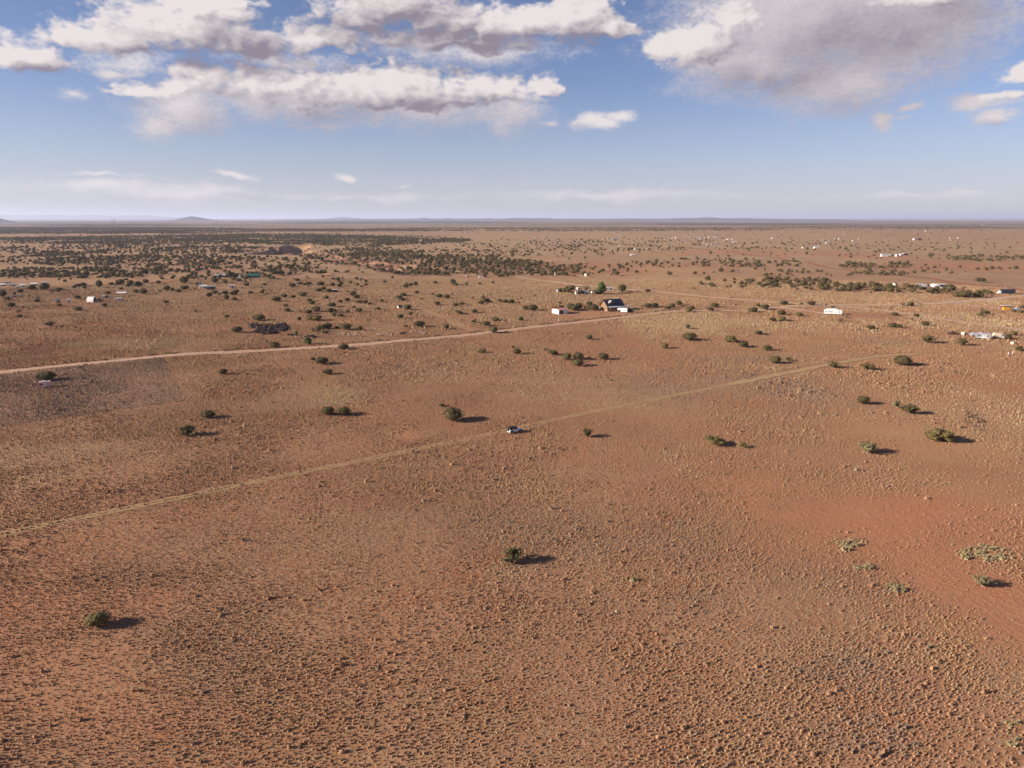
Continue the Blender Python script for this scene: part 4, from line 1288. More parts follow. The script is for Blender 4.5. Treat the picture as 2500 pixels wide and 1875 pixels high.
def log_house():
    p = hit(1494, 757)
    r = thing('log_house', 'two-storey log house with dark blue metal roof, dormer and long porch', 'house', p, 26)
    L, W, He, Hr = 12.6, 8.6, 3.7, 7.5
    MB().box((0, 0, .20), (L + .3, W + .3, .5)).build('foundation', M['stone'], r)
    MB().prismx([(-W / 2, .45), (-W / 2, He), (0, Hr - .25), (W / 2, He), (W / 2, .45)], -L / 2, L / 2).build('wall', M['log'], r)
    # log courses on the sunlit gable end and front
    z = .62
    while z < Hr - .7:
        hw = W / 2 if z < He else W / 2 * (Hr - .25 - z) / (Hr - .25 - He)
        MB().cyl((-L / 2 - .03, -hw + .05, z), (-L / 2 - .03, hw - .05, z), .15, n=6).build('log', M['log'], r)
        z += .34
    for y in (-W / 2, W / 2):
        MB().box((-L / 2 - .06, y, He / 2 + .2), (.30, .30, He)).build('corner_post', M['darkwood'], r)
    ov = .75
    for s in (-1, 1):
        dz = (Hr - He) / (W / 2)
        ye = s * (W / 2 + ov); ze = He - ov * dz
        MB().add([(-L / 2 - .9, 0, Hr), (L / 2 + .7, 0, Hr), (L / 2 + .7, ye, ze), (-L / 2 - .9, ye, ze),
                  (-L / 2 - .9, 0, Hr - .22), (L / 2 + .7, 0, Hr - .22), (L / 2 + .7, ye, ze - .22), (-L / 2 - .9, ye, ze - .22)],
                 [(0, 1, 2, 3), (7, 6, 5, 4), (0, 4, 5, 1), (1, 5, 6, 2), (2, 6, 7, 3), (3, 7, 4, 0)]).build('roof_slope', M['navy'], r)
    for k in range(24):   # standing seams on the slope that faces us
        x = -L / 2 - .8 + k * (L + 1.4) / 23
        dz = (Hr - He) / (W / 2)
        MB().add([(x - .03, 0, Hr + .05), (x + .03, 0, Hr + .05), (x + .03, -(W / 2 + ov), He - ov * dz + .05), (x - .03, -(W / 2 + ov), He - ov * dz + .05),
                  (x - .03, 0, Hr), (x + .03, 0, Hr), (x + .03, -(W / 2 + ov), He - ov * dz), (x - .03, -(W / 2 + ov), He - ov * dz)],
                 [(0, 1, 2, 3), (0, 3, 7, 4), (1, 5, 6, 2), (2, 6, 7, 3), (0, 4, 5, 1)]).build('roof_seam', M['navy'], r)
    MB().box((L / 2 - 1.2, .5, Hr + .45), (.7, .7, 1.3)).build('chimney', M['stone'], r)
    # dormer: a gabled box whose left roof slope catches the sun
    dx, dw = -3.0, 3.0
    MB().prism([(dx - dw / 2, 4.7), (dx - dw / 2, 5.6), (dx, 6.7), (dx + dw / 2, 5.6), (dx + dw / 2, 4.7)], -3.6, -.8).build('dormer', M['darkwood'], r)
    for s in (-1, 1):
        MB().add([(dx, -4.1, 6.92), (dx, -.3, 6.92), (dx + s * (dw / 2 + .4), -.9, 5.42), (dx + s * (dw / 2 + .4), -4.1, 5.42),
                  (dx, -4.1, 6.80), (dx, -.3, 6.80), (dx + s * (dw / 2 + .4), -.9, 5.30), (dx + s * (dw / 2 + .4), -4.1, 5.30)],
                 [(0, 1, 2, 3), (7, 6, 5, 4), (0, 3, 7, 4), (3, 2, 6, 7), (1, 5, 6, 2)]).build('dormer_roof', M['greyroof'], r)
    windowed(r, dx, -3.6, 5.5, 1.1, .9)
    # porch
    MB().box((1.2, -W / 2 - 1.6, .35), (L + 3.4, 3.0, .25)).build('porch_deck', M['darkwood'], r)
    MB().add([(-L / 2 - .2, -W / 2 - .1, 3.45), (L / 2 + 3.5, -W / 2 - .1, 3.45), (L / 2 + 3.5, -W / 2 - 3.3, 2.75), (-L / 2 - .2, -W / 2 - 3.3, 2.75),
              (-L / 2 - .2, -W / 2 - .1, 3.3), (L / 2 + 3.5, -W / 2 - .1, 3.3), (L / 2 + 3.5, -W / 2 - 3.3, 2.6), (-L / 2 - .2, -W / 2 - 3.3, 2.6)],
             [(0, 1, 2, 3), (7, 6, 5, 4), (0, 3, 7, 4), (3, 2, 6, 7), (1, 5, 6, 2), (0, 4, 5, 1)]).build('porch_roof', M['greyroof'], r)
    for k in range(6):
        x = -L / 2 + .1 + k * (L + 3.1) / 5
        MB().box((x, -W / 2 - 3.0, 1.55), (.2, .2, 2.2)).build('porch_post', M['log'], r)
    MB().box((1.2, -W / 2 - 3.02, 1.05), (L + 3.2, .08, .12)).build('railing', M['log'], r)
    for x in (-4.2, 1.5, 4.4):
        windowed(r, x, -W / 2, 1.9, 1.3, 1.2)
    d = MB().box((-1.2, -W / 2 - .03, 1.5), (1.0, .06, 2.05)).build('door', M['darkwood'], r)
    MB().box((-.85, -W / 2 - .09, 1.45), (.06, .06, .14)).build('handle', M['steel'], d)
    windowed(r, -1.6, -L / 2 - .15, 1.9, 1.1, 1.1, 'x')
    windowed(r, 1.6, -L / 2 - .15, 1.9, 1.1, 1.1, 'x')


log_house()


def pink_shed():
    p = hit(1367, 765)
    r = thing('storage_shed', 'long white shed with a faded pink roof and dark red doors facing the road', 'shed', p, 33)
    L, W, H = 7.4, 7.4, 2.9
    MB().box((0, 0, H / 2), (L, W, H)).build('wall', M['white'], r)
    MB().prismx([(-W / 2 - .3, H + .003), (0, H + .75), (W / 2 + .3, H + .003)], -L / 2 - .3, L / 2 + .3).build('roof', M['redroof'], r)
    MB().box((-1.7, -W / 2 - .03, 1.25), (3.2, .06, 2.4)).build('garage_door', M['darkred'], r)
    MB().box((2.4, -W / 2 - .03, 1.25), (1.8, .06, 2.4)).build('door', M['white'], r)
    windowed(r, 0, -L / 2, 1.7, .9, .7, 'x')


pink_shed()


def shed(px, py, wpx, hpx, label, wall='white', roof='greyroof', kind='gable', rz=None, name='shed', cat='shed', depth=.75, doors=True, group=None, rf=.28):
    p = hit(px, py); s = mpp(p)
    w = wpx * s; h = hpx * s
    rz = random.choice([18, 24, 30, -12]) if rz is None else rz
    k = math.radians(rz)
    L = w / (abs(math.cos(k)) + depth * abs(math.sin(k))); W = L * depth
    W = min(W, 14)
    r = thing(name, label, cat, (p.x, p.y, p.z - .1), rz, group)
    if kind == 'gable':
        he = h * (1 - rf)
        MB().prismx([(-W / 2, 0), (-W / 2, he), (0, h - .15), (W / 2, he), (W / 2, 0)], -L / 2, L / 2).build('wall', M[wall], r)
        for q in (-1, 1):
            sl = (h - he) / (W / 2); o = .3
            MB().add([(-L / 2 - .2, 0, h), (L / 2 + .2, 0, h), (L / 2 + .2, q * (W / 2 + o), he - o * sl), (-L / 2 - .2, q * (W / 2 + o), he - o * sl),
                      (-L / 2 - .2, 0, h - .12), (L / 2 + .2, 0, h - .12), (L / 2 + .2, q * (W / 2 + o), he - o * sl - .12), (-L / 2 - .2, q * (W / 2 + o), he - o * sl - .12)],
                     [(0, 1, 2, 3), (7, 6, 5, 4), (0, 4, 5, 1), (1, 5, 6, 2), (2, 6, 7, 3), (3, 7, 4, 0)]).build('roof_slope', M[roof], r)
        top = he
    elif kind == 'flat':
        MB().box((0, 0, h * .46), (L, W, h * .92)).build('wall', M[wall], r)
        MB().box((0, 0, h * .96 + .003), (L + .3, W + .3, h * .08)).build('roof', M[roof], r)
        top = h * .9
    elif kind == 'arch':
        prof = [(-W / 2 * math.cos(a), .05 + h * math.sin(a)) for a in np.linspace(0, math.pi, 11)]
        MB().prismx(prof, -L / 2, L / 2).build('wall', M[wall], r)
        MB().prismx([(y * .9, z * .93) for y, z in prof], L / 2 - .1, L / 2 + .03).build('end_wall', M['navy'], r)
        top = h * .7
    elif kind == 'carport':
        for x in (-L / 2 + .15, 0, L / 2 - .15):
            for y in (-W / 2 + .15, W / 2 - .15):
                MB().box((x, y, h * .4), (.12, .12, h * .8)).build('post', M['steel'], r)
        MB().prismx([(-W / 2, h * .78), (0, h), (W / 2, h * .78), (W / 2, h * .74), (0, h * .95), (-W / 2, h * .74)], -L / 2, L / 2).build('roof', M[roof], r)
        return r
    if doors and wpx > 7:
        MB().box((L * .18, -W / 2 - .03, min(2.1, top * .8) / 2 + .05), (min(1.1, L * .25), .06, min(2.1, top * .8))).build('door', M['darkwood'], r)
        windowed(r, -L * .22, -W / 2, top * .55, min(1.2, L * .2), min(.9, top * .3))
    return r


# farm and homestead buildings, each by the spot it stands on
shed(976, 753, 13, 9, 'small white gabled shed alone in the field beside a round juniper', 'cream', 'navy', rz=30, depth=.9)
shed(817, 713, 14, 7, 'low dark sided shed with a white roof tucked behind junipers', 'navy', 'white', 'flat', rz=10)
shed(799, 673, 19, 6, 'orange roofed house among junipers below the canyon', 'pinkwhite', 'orange_roof', rz=12, name='house', cat='house', rf=.5)
shed(143, 739, 9, 10, 'green painted shed with a pale roof beside a white box', 'greenpaint', 'greyroof', rz=30)
shed(168, 738, 10, 8, 'square white shed next to the green one', 'white', 'white', 'flat', rz=30)
shed(225, 737, 17, 13, 'white barrel roofed hut with a black arched end wall', 'white', 'white', 'arch', rz=-2, name='quonset_hut', cat='hut', depth=1.1, doors=False)
shed(299, 722, 24, 10, 'open white carport on thin posts in the trampled yard', 'white', 'white', 'carport', rz=10, name='carport', cat='carport')
shed(290, 734, 17, 8, 'pale grey lavender shed in front of the white carport', 'silver', 'greyroof', rz=20)
shed(489, 704, 8, 16, 'tall narrow white tower beside the farm buildings', 'white', 'greyroof', rz=25, name='tower', cat='tower', depth=.9)
shed(499, 704, 15, 9, 'white farmhouse attached below the tall narrow tower', 'white', 'white', rz=22, name='farmhouse', cat='house')
shed(516, 707, 19, 9, 'wide low farm shed with a grey roof and dark open front', 'navy', 'silver', 'flat', rz=12)
shed(566, 704, 14, 9, 'white box shed standing clear of the tower farm', 'white', 'white', 'flat', rz=22)
shed(540, 675, 30, 7, 'long low barn with a pale tin roof in the trees', 'darkwood', 'greyroof', rz=6, name='barn', cat='barn', rf=.45)
shed(563, 676, 24, 4, 'dark low lean-to stretching from the long barn', 'darkwood', 'navy', 'flat', rz=4, name='lean_to')
shed(587, 677, 8, 6, 'little white hut between the barn and the green roofed house', 'white', 'white', 'flat', rz=25, name='hut', cat='hut')
shed(604, 676, 9, 6, 'pink walled annex touching the green roofed house', 'pinkwhite', 'greyroof', rz=20, name='annex')
shed(621, 677, 28, 10, 'wide house under a dark green hipped roof at the wood edge', 'greenpaint', 'greenroof', rz=12, name='house', cat='house', rf=.55)
# settlement at the far side
for (a, b_, w, h, kind, wl, rf_, lb) in (
        (8, 698, 14, 6, 'gable', 'greyroof', 'white', 'low pale roofed house at the outermost end of the settlement'),
        (33, 699, 18, 6, 'flat', 'silver', 'greyroof', 'long grey shed in the middle of the settlement under green trees'),
        (57, 700, 12, 7, 'gable', 'silver', 'white', 'pale blue grey trailer house in front of the settlement'),
        (45, 702, 12, 4, 'flat', 'white', 'cream', 'flat cream shed before the pale blue grey house'),
        (84, 697, 17, 7, 'gable', 'cream', 'white', 'white roofed settlement house beside a dark juniper'),
        (107, 692, 14, 4, 'flat', 'white', 'white', 'long white flat roofed hut deepest in the settlement trees'),
        (16, 691, 16, 5, 'gable', 'pinkwhite', 'greyroof', 'pinkish grey roof showing behind the outermost settlement house'),
        (38, 725, 14, 5, 'flat', 'greyroof', 'pinkwhite', 'low grey pink ruin beside the darkest roadside juniper')):
    shed(a, b_, w, h, lb, wl, rf_, kind, rz=20, name='farm_building', cat='building', group='settlement buildings in the trees')
# homestead ringed by trees behind the log house
shed(1362, 713, 6, 6, 'small white hut peeping out at the bushes of the ringed homestead', 'white', 'white', 'flat', rz=25, name='hut', cat='hut')
shed(1407, 719, 6, 8, 'upright white shed at the front fence of the ringed homestead', 'white', 'white', 'flat', rz=25)
shed(1430, 718, 15, 9, 'white homestead house with a grey gable roof among trees', 'white', 'greyroof', rz=20, name='house', cat='house', rf=.4)
shed(1413, 707, 10, 6, 'white outbuilding behind the grey gabled homestead house', 'white', 'white', 'flat', rz=18)
shed(1486, 708, 24, 7, 'long low white trailer home beside the tall green tree', 'white', 'white', 'flat', rz=6, name='trailer_home', cat='house', depth=.4)
shed(1446, 716, 6, 5, 'tiny white box between homestead house and tall green tree', 'white', 'white', 'flat', rz=30)
shed(1462, 716, 7, 4, 'low white tank stand under the tall green tree', 'white', 'white', 'flat', rz=10)
shed(1434, 674, 13, 7, 'cream box shed on the edge of the dark woodland', 'cream', 'darkwood', 'flat', rz=22)
shed(1357, 672, 8, 9, 'pointed cream tent shaped hut half hidden in the woodland', 'tan', 'tan', rz=30, name='hut', cat='hut', rf=.7)
shed(1142, 676, 9, 4, 'pale hut deep inside the dense central woodland', 'cream', 'greyroof', 'flat', rz=10, name='hut', cat='hut')
shed(1171, 678, 5, 4, 'white hut at the clearing in the dense central woodland', 'white', 'white', 'flat', rz=20, name='hut', cat='hut')
shed(1183, 677, 11, 3, 'low white roofed camp at the clearing in the dense woodland', 'white', 'greyroof', 'flat', rz=8, name='camp_building', cat='building')
# right hand farms
shed(2175, 699, 8, 5, 'low cream shed in front of the gabled cream house', 'cream', 'cream', 'flat', rz=20)
shed(2184, 699, 13, 10, 'cream gabled house in the juniper belt', 'cream', 'tan', rz=38, name='house', cat='house', rf=.45)
shed(2211, 697, 11, 5, 'dark open shelter beside the gabled cream house', 'darkwood', 'darkwood', 'flat', rz=10, name='shelter')
trailer(2250, 701, 8.2, 2.4, 2.7, -10, 'silver white trailer parked between the cream house and the solar building', 'silver', wins=(-.2, .2))
shed(2262, 699, 9, 5, 'dark water tank shed touching the silver white trailer', 'navy', 'navy', 'flat', rz=10)


def solar_house():
    p = hit(2291, 702); s = mpp(p)
    r = thing('solar_building', 'large white building with a slanted array of dark solar panels in front', 'building', p, -6)
    L, W, H = 31 * s, 7, 8.6 * s
    MB().prism([(-L / 2, 0), (-L / 2, H * .6), (-L / 2 + 1.5, H), (L / 2 - .5, H), (L / 2, H * .8), (L / 2, 0)], -W / 2, W / 2).build('wall', M['white'], r)
    for k in range(6):
        x = -L * .20 + k * L * .105
        MB().add([(x, -W / 2 - .3, H * .95), (x + L * .1, -W / 2 - .3, H * .95), (x + L * .1 + 2.2, -W / 2 - 4.4, .6), (x + 2.2, -W / 2 - 4.4, .6),
                  (x, -W / 2 - .3, H * .95 - .1), (x + L * .1, -W / 2 - .3, H * .95 - .1), (x + L * .1 + 2.2, -W / 2 - 4.4, .5), (x + 2.2, -W / 2 - 4.4, .5)],
                 [(0, 1, 2, 3), (7, 6, 5, 4), (0, 4, 5, 1), (1, 5, 6, 2), (2, 6, 7, 3), (3, 7, 4, 0)]).build('solar_panel', M['solar'], r)
    MB().box((L * .45, -W / 2 - 2.2, .8), (.15, .15, 1.6)).build('support', M['steel'], r)


solar_house()
shed(2455, 757, 13.5, 8, 'bright orange container body with a dark open side by the dirt road', 'orange', 'orange', 'flat', rz=-4, name='container', cat='container', depth=.4, doors=False)
shed(2455, 752, 22, 7, 'long white roofed trailer behind the orange container body', 'darkred', 'white', 'flat', rz=-3, name='stock_trailer', cat='trailer', depth=.35, doors=False)
shed(2353, 818, 12, 8, 'square beige box shed between the silver trailer and the dark car', 'cream', 'cream', 'flat', rz=24)
shed(2473, 840, 12, 6, 'small beige box lying low in front of the white truck', 'cream', 'tan', 'flat', rz=26, name='crate', cat='crate', doors=False)
shed(2160, 626, 20, 6, 'long white building on red soil next to a black truck', 'white', 'white', 'flat', rz=4, name='long_building', cat='building', depth=.3, doors=False)
shed(2176, 625, 9, 4, 'low grey shed at the end of the long white building', 'greyroof', 'greyroof', 'flat', rz=4)
shed(2190, 626, 9, 5, 'pinkish hut in the middle of the far white row', 'pinkwhite', 'white', 'flat', rz=15, name='hut', cat='hut')
shed(2199, 624, 8, 5, 'white gabled hut in the far white row, left of the widest roof', 'white', 'white', 'gable', rz=15, name='hut', cat='hut')
shed(2209, 623, 11, 5, 'widest white roof at the end of the far white row', 'darkwood', 'white', 'flat', rz=8, name='carport', cat='shed')
shed(2233, 586, 8, 4, 'pink end of a two coloured house far out on the plain', 'pinkwhite', 'pinkwhite', 'flat', rz=10, name='house', cat='house')
shed(2243, 586, 10, 4, 'dark red end of a two coloured house far out on the plain', 'darkred', 'darkred', 'flat', rz=10, name='house', cat='house')
tiny = [  # the village and lone houses on the plain: spot, size, colour and what singles each out
    (1626, 585, 8, 3, 'white', 'lone white house at the near end of the village'), (1643, 582, 7, 3, 'white', 'first of two white roofs after the lone village house'),
    (1654, 582, 14, 3, 'white', 'longest white roof in the village'), (1673, 587, 10, 2.5, 'silver', 'grey shed below the longest village roof'),
    (1678, 587, 5, 2.5, 'white', 'small bright hut touching the grey village shed'), (1673, 578, 3, 2.5, 'white', 'tiny hut farthest behind the longest village roof'),
    (1685, 579, 3, 2, 'cream', 'tiny cream hut behind the middle of the village'), (1696, 585, 5, 3, 'white', 'white hut in front of the pointed grey roof'),
    (1706, 580, 7, 3, 'white', 'white house leaning on the pointed grey roof'), (1712, 584, 10, 7, 'steel', 'pointed grey roof, tallest of the village'),
    (1722, 581, 5, 2.5, 'cream', 'cream hut just beyond the pointed grey roof'), (1733, 581, 7, 3, 'white', 'white hut in the gap beyond the pointed grey roof'),
    (1745, 580, 5, 3, 'white', 'first of three white huts in a row in the village'), (1752, 581, 6, 3, 'white', 'second of three white huts in a row in the village'),
    (1758, 581, 4, 2.5, 'white', 'third of three white huts in a row in the village'), (1769, 588, 6, 3, 'white', 'low white hut before the dark village barn'),
    (1778, 586, 10, 4, 'white', 'white roofed dark village barn'), (1788, 586, 6, 4, 'white', 'white hut above the brightest village building'),
    (1792, 592, 14, 4, 'white', 'brightest white building at the end of the village'), (1717, 595, 4, 4, 'white', 'white tank at the end of the junk row'),
    (1728, 597, 9, 3, 'pinkwhite', 'pinkish hut in the middle of the junk row'), (1740, 597, 10, 3, 'silver', 'grey trailer in the junk row'),
    (1750, 595, 9, 4, 'silver', 'last grey building of the junk row'), (1602, 591, 4, 3, 'white', 'tiny white hut alone before the village'),
    (1544, 624, 13, 5, 'white', 'bright white house alone on the reddish plain'), (1553, 610, 11, 6, 'cream', 'cream house with outbuildings on the plain'),
    (1580, 608, 6, 3, 'cream', 'cream outbuilding strung beyond the cream house'), (1592, 608, 7, 3, 'cream', 'outermost outbuilding beyond the cream house'),
    (1512, 603, 5, 6, 'white', 'upright white house alone on the grassy plain'), (1888, 583, 12, 3, 'white', 'flat white house by itself beyond the village'),
    (1963, 606, 13, 4, 'cream', 'cream walled house, near one of two on the plain road'), (1993, 606, 16, 5, 'white', 'white house with grey roof, far one of two'),
    (2039, 584, 7, 3, 'white', 'first white house of the far pair on the grass'), (2050, 584, 8, 3, 'white', 'second white house of the far pair on the grass'),
    (2010, 587, 5, 3, 'white', 'white hut before the far pair'), (2019, 594, 8, 3, 'white', 'white trailer nearest below the far pair'),
    (2027, 592, 8, 3, 'greyroof', 'dark roofed hut beside the trailer below the far pair'), (2084, 589, 9, 3, 'white', 'flat white trailer between far pair and dark roofed house'),
    (2098, 584, 6, 4, 'cream', 'cream house with a dark lean-to far out'), (2060, 572, 4, 2, 'white', 'faint white dot of a house toward the horizon'),
    (2261, 565, 6, 2.5, 'pinkwhite', 'pinkish house closest to the dark horizon woods'), (2320, 582, 5, 3, 'cream', 'cream hut under a dark tree far out'),
    (2340, 582, 6, 3, 'white', 'white hut beside the tree sheltered cream hut'), (2322, 587, 5, 2, 'white', 'white low shed below the tree sheltered huts'),
    (1310, 583, 9, 3, 'white', 'white house beside a second like roof in the plain scrub'), (1328, 582, 7, 3, 'white', 'small house right of its like in the plain scrub'),
    (1295, 587, 10, 3, 'pinkwhite', 'pinkish sheds near the plain scrub houses'), (1364, 588, 8, 3, 'cream', 'cream huts near the junk yard on the plain'),
    (1341, 597, 12, 3, 'silver', 'grey junk yard row below the plain scrub houses'), (1360, 595, 9, 3, 'silver', 'grey trailer ending the junk yard row'),
    (1354, 568, 5, 2.5, 'white', 'white house shining at the scrub line'), (1276, 567, 4, 2, 'white', 'faint white hut at the scrub line'),
    (1515, 574, 8, 2.5, 'white', 'white house in front of the horizon plain'), (1473, 585, 7, 3, 'cream', 'cream shed of the dark roofed ranch'),
    (1486, 584, 8, 3, 'cream', 'cream house of the dark roofed ranch'), (1500, 585, 14, 4, 'greyroof', 'dark long roof of the ranch on the plain'),
    (896, 560, 5, 2, 'white', 'white house above the dark far woodland'), (915, 571, 9, 3, 'white', 'white house within the far woodland clearing'),
    (1041, 579, 3, 2.5, 'white', 'tiny white house past the woodland tip'), (1026, 573, 4, 2, 'cream', 'cream hut behind the woodland tip'),
    (727, 562, 4, 2, 'white', 'white dot of a house above the canyon woods'), (812, 563, 9, 2, 'white', 'flat white house above the canyon woods'),
    (1146, 564, 4, 2, 'white', 'tiny white house by the far pylon'), (1720, 551, 4, 2, 'white', 'white house before the dark horizon strip'),
    (1688, 570, 5, 2, 'cream', 'cream house alone behind the village'), (2400, 549, 5, 2, 'white', 'faint pale house on the horizon rise'),
]
for (a, b_, w, h, mt, lb) in tiny:
    shed(a, b_, w * .85, h * .8, lb, {'white': random.choice(['cream', 'silver', 'white']), 'steel': 'silver'}.get(mt, mt), 'greyroof' if mt in ('cream', 'silver', 'greyroof', 'steel') else 'white',
         'gable' if h > 3.5 else 'flat', rz=10, name='plain_house', cat='house', depth=.5, doors=False, group='houses out on the plain')

# posts, stones, rubble
for (a, b_, h, lb) in ((2461, 868, 8, 'thicker white post of the two by the red wash'), (2472, 866, 8, 'slimmer white post of the two by the red wash'),
                       (1364, 786, 6, 'white marker post where the shed drive meets the road'), (950, 776, 6, 'dark post in the field beyond the rubble line')):
    p = hit(a, b_); s = mpp(p)
    r = thing('marker_post', lb, 'post', p)
    MB().cyl((0, 0, -.2), (0, 0, h * s), .16, .13, 8).build('post', M['darkwood'] if a == 950 else M['white'], r)
    MB().cyl((0, 0, h * s), (0, 0, h * s + .08), .19, .17, 8).build('cap', M['darkwood'] if a == 950 else M['white'], r)


def rocks(name, spots, mat, label, cat, n, size, seed):
    R = random.Random(seed); mb = MB()
    for _ in range(n):
        cx, cy_, rx, ry = R.choice(spots)
        a = R.uniform(0, 6.28); q = math.sqrt(R.random())
        p = hit(cx + rx * q * math.cos(a), cy_ + ry * q * math.sin(a))
        sz = size * R.uniform(.5, 1.5)
        rot = Matrix.Rotation(R.uniform(0, 6.28), 3, 'Z') @ Matrix.Rotation(R.uniform(-.7, .7), 3, 'X')
        vs = [p + rot @ Vector((v[0] * sz * R.uniform(.6, 1.1), v[1] * sz * .7 * R.uniform(.7, 1.1), v[2] * sz * R.uniform(.5, .9))) + Vector((0, 0, sz * .35)) for v in ICO1]
        mb.add(vs, ICO1F)
    o = mb.build(name, M[mat]); o['kind'] = 'stuff'; o['label'] = label; o['category'] = cat
    return o


rocks('rock_pile', [(650, 799, 38, 6), (665, 804, 34, 9), (650, 811, 28, 6), (688, 800, 18, 8), (620, 796, 12, 3)], 'rockdark', 'broad pile of dark jagged rocks beside a round juniper', 'rock pile', 420, .95, 1)
rocks('rubble', [(835, 817, 14, 3), (820, 814, 8, 2), (912, 804, 22, 3), (860, 818, 20, 3), (940, 818, 20, 4), (1018, 812, 20, 4), (1030, 815, 12, 3), (725, 823, 14, 2)], 'rockpale', 'broken pale rubble scattered along the far side of the road', 'rubble', 130, .55, 2)
rocks('rubble', [(760, 823, 14, 2.5), (710, 819, 12, 2), (985, 815, 7, 3), (640, 809, 3, 1)], 'rockdark', 'dark heaps of debris between road and rock pile', 'rubble', 60, .7, 3)
rocks('rubble', [(560, 618, 8, 1), (850, 640, 60, 6), (800, 622, 40, 4), (930, 652, 40, 5), (740, 655, 50, 4)], 'rockpink', 'pink boulders tumbled along the canyon rim', 'boulders', 200, 1.3, 4)


# ------------------------------------------------------------------ power line towers far out
def pylon(px, py, hpx, label):
    p = hit(px, py); s = mpp(p); H = hpx * s
    r = thing('power_pylon', label, 'pylon', p, 10, 'power line towers crossing the plain')
    w = H * .13; th = max(.25, H * .012)
    leg = MB()
    for sx in (-1, 1):
        for sy in (-1, 1):
            leg.cyl((sx * w, sy * w, 0), (sx * w * .25, sy * w * .25, H * .7), th, th * .8, 4)
            leg.cyl((sx * w * .25, sy * w * .25, H * .7), (0, 0, H), th * .8, th * .5, 4)
    for k in range(5):
        z0, z1 = H * .14 * k, H * .14 * (k + 1)
        a0, a1 = w * (1 - .75 * z0 / (H * .7)), w * (1 - .75 * z1 / (H * .7))
        for sy in (-1, 1):
            leg.cyl((-a0, sy * a0, z0), (a1, sy * a1, z1), th * .6, th * .6, 4); leg.cyl((a0, sy * a0, z0), (-a1, sy * a1, z1), th * .6, th * .6, 4)
    leg.build('lattice', M['steel'], r)
    for z, l in ((.72, .2), (.84, .17)):
        MB().cyl((-H * l, 0, H * z), (H * l, 0, H * z), th, th, 4).build('cross_arm', M['steel'], r)


for a, b_, h, lb in ((275, 546, 13, 'nearer tower of the faint pair beyond the dark woods'), (281, 545, 12, 'farther tower of the faint pair beyond the dark woods'),
                     (528, 549, 13, 'lattice tower beside the blue cone hill'), (763, 550, 10, 'lattice tower alone above the canyon woods'),
                     (965, 549, 9, 'faint lattice tower before the grey mesa strip'), (1167, 554, 10, 'lattice tower above the white plain houses'),
                     (1325, 557, 9, 'lattice tower, first of two over the scrub line'), (1332, 557, 9, 'lattice tower, second of two over the scrub line')):
    pylon(a, b_, h, lb)


# ------------------------------------------------------------------ hills on the skyline
hm, t, b = new_mat('hill_slope', .95, .05)
g_ = t.n('ShaderNodeNewGeometry')
n_ = t.noise(g_.outputs['Position'], .004, 5, .6)
t.put(b.inputs['Base Color'], t.mix(t.ss(.35, .65, n_), (0.10, 0.075, 0.06), (0.055, 0.05, 0.04)))


def ridge(name, pxs, tops, dist_m, depth_m, seed):
    """a hill range: profile heights above the horizon read off the photograph, built at its distance with real depth"""
    R = random.Random(seed)
    nx, ny = 90, 9
    vs, fs = [], []
    for k in range(nx + 1):
        u = k / nx
        px = pxs[0] + (pxs[-1] - pxs[0]) * u
        top = float(np.interp(px, pxs, tops))
        top_m = HCAM + top * dist_m / F
        top_m *= 1 + .05 * (R.random() - .5)
        for q in range(ny + 1):
            v = q / ny * 2 - 1
            prof = max(0, 1 - abs(v) ** 1.3)
            y = dist_m + v * depth_m; x = (px - 1250) / F * (dist_m * math.cos(0))
            x = x * (1 + v * depth_m / dist_m * .2)
            z = -4 + (top_m + 4) * prof * (1 + .08 * (R.random() - .5) * (abs(v) > .05))
            vs.append((x, y, z))
    for k in range(nx):
        for q in range(ny):
            a = k * (ny + 1) + q
            fs.append((a, a + ny + 1, a + ny + 2, a + 1))
    m = bpy.data.meshes.new(name); m.from_pydata(vs, [], fs); m.materials.append(hm)
    for p in m.polygons: p.use_smooth = True
    o = bpy.data.objects.new(name, m); C.objects.link(o); o['kind'] = 'structure'


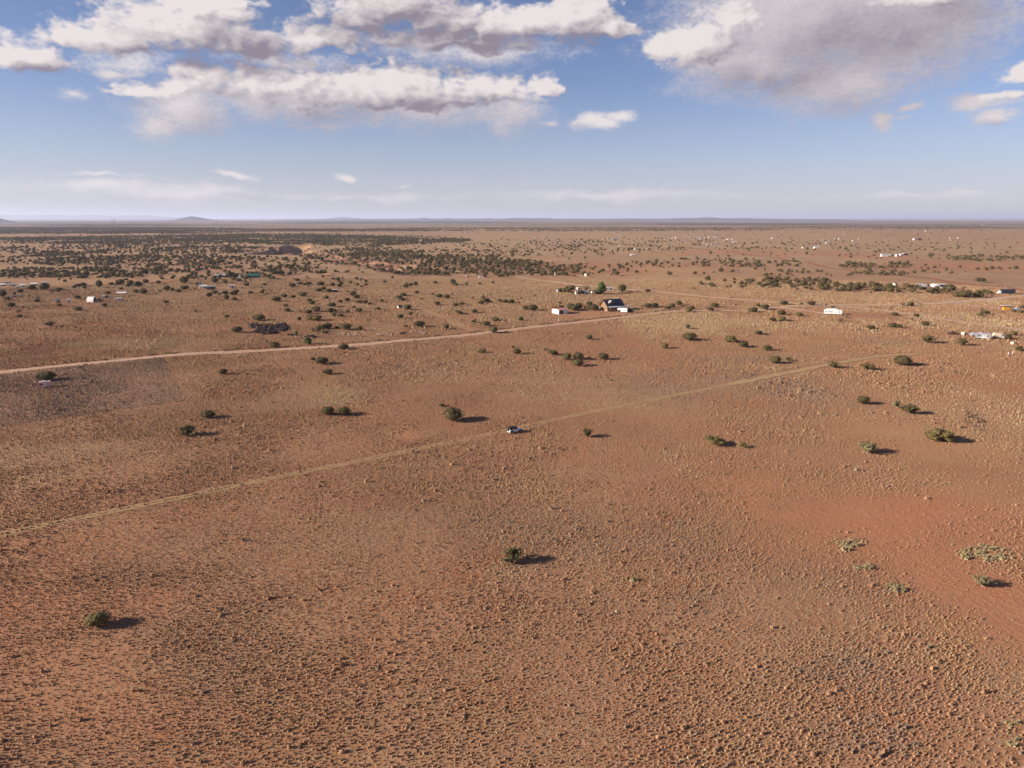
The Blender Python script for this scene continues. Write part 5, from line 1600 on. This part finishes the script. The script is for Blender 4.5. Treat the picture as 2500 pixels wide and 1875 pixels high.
ridge('hill', [440, 460, 478, 490, 502, 520, 545], [-4, -1, 3.5, 5.5, 3.5, 0, -4.2], 19000, 900, 1)
ridge('hill', [-60, -20, 5, 18, 30, 40], [0, 3, 4, 3, 0, -4.0], 13000, 500, 2)
ridge('mountains', [-400, -100, 0, 60, 100, 140, 165, 190, 210, 250, 275, 300, 320, 345, 375, 395, 420, 470, 520], [6, 9, 10, 9.5, 8, 8.5, 10, 8, 7, 9.5, 8.5, 6, 8, 7, 8.5, 7, 5, 2, -1], 52000, 3500, 3)
ridge('hill', [800, 830, 845, 860, 900], [-1.0, 2.5, 4.5, 3, -1.2], 42000, 1500, 4)
ridge('mesa', [700, 900, 1000, 1030, 1034, 1046, 1050, 1090, 1094, 1104, 1108, 1182, 1188, 1200, 1206, 1240], [-2.2, -.6, -.2, .4, 1.5, 1.5, .4, 0, 1.1, 1.1, 0, 0, 1.1, 1.1, 0, -2.0], 25000, 1200, 5)
ridge('mesa', [1200, 1235, 1245, 1280, 1300, 1330, 1350, 1480, 1520, 1600, 1640, 1660, 1690, 1700, 1715, 1730, 1760, 1800, 1830, 1900, 2050], [-2.0, .4, 1.4, 1.4, .6, 1.4, -.2, -.4, .4, -.2, .8, 1.6, 1.0, 2.6, 3.0, 2.0, .6, 1.2, .4, -.6, -2.4], 23000, 1500, 6)
ridge('mesa', [1950, 2050, 2150, 2200, 2300, 2500, 2800], [-1, .2, 1.6, 2, 1.2, .8, .6], 60000, 3000, 7)

# ------------------------------------------------------------------ haze
zmax = 420.0
lo = -32.0
hb = MB().box((0, 0, (zmax + lo) / 2), (340000, 340000, zmax - lo))
m = bpy.data.materials.new('haze'); m.use_nodes = True
m.node_tree.nodes.clear()
t = NT(m.node_tree)
pv = t.n('ShaderNodeVolumePrincipled'); pv.inputs['Density'].default_value = 3.2e-5
pv.inputs['Color'].default_value = (0.72, 0.78, 1.0, 1); pv.inputs['Anisotropy'].default_value = 0.2
out = t.n('ShaderNodeOutputMaterial'); t.t.links.new(pv.outputs[0], out.inputs['Volume'])
o = hb.build('haze', m); o['kind'] = 'stuff'; o['label'] = 'thin pale haze over the plain'; o['category'] = 'haze'
print('done', len(bpy.data.objects))
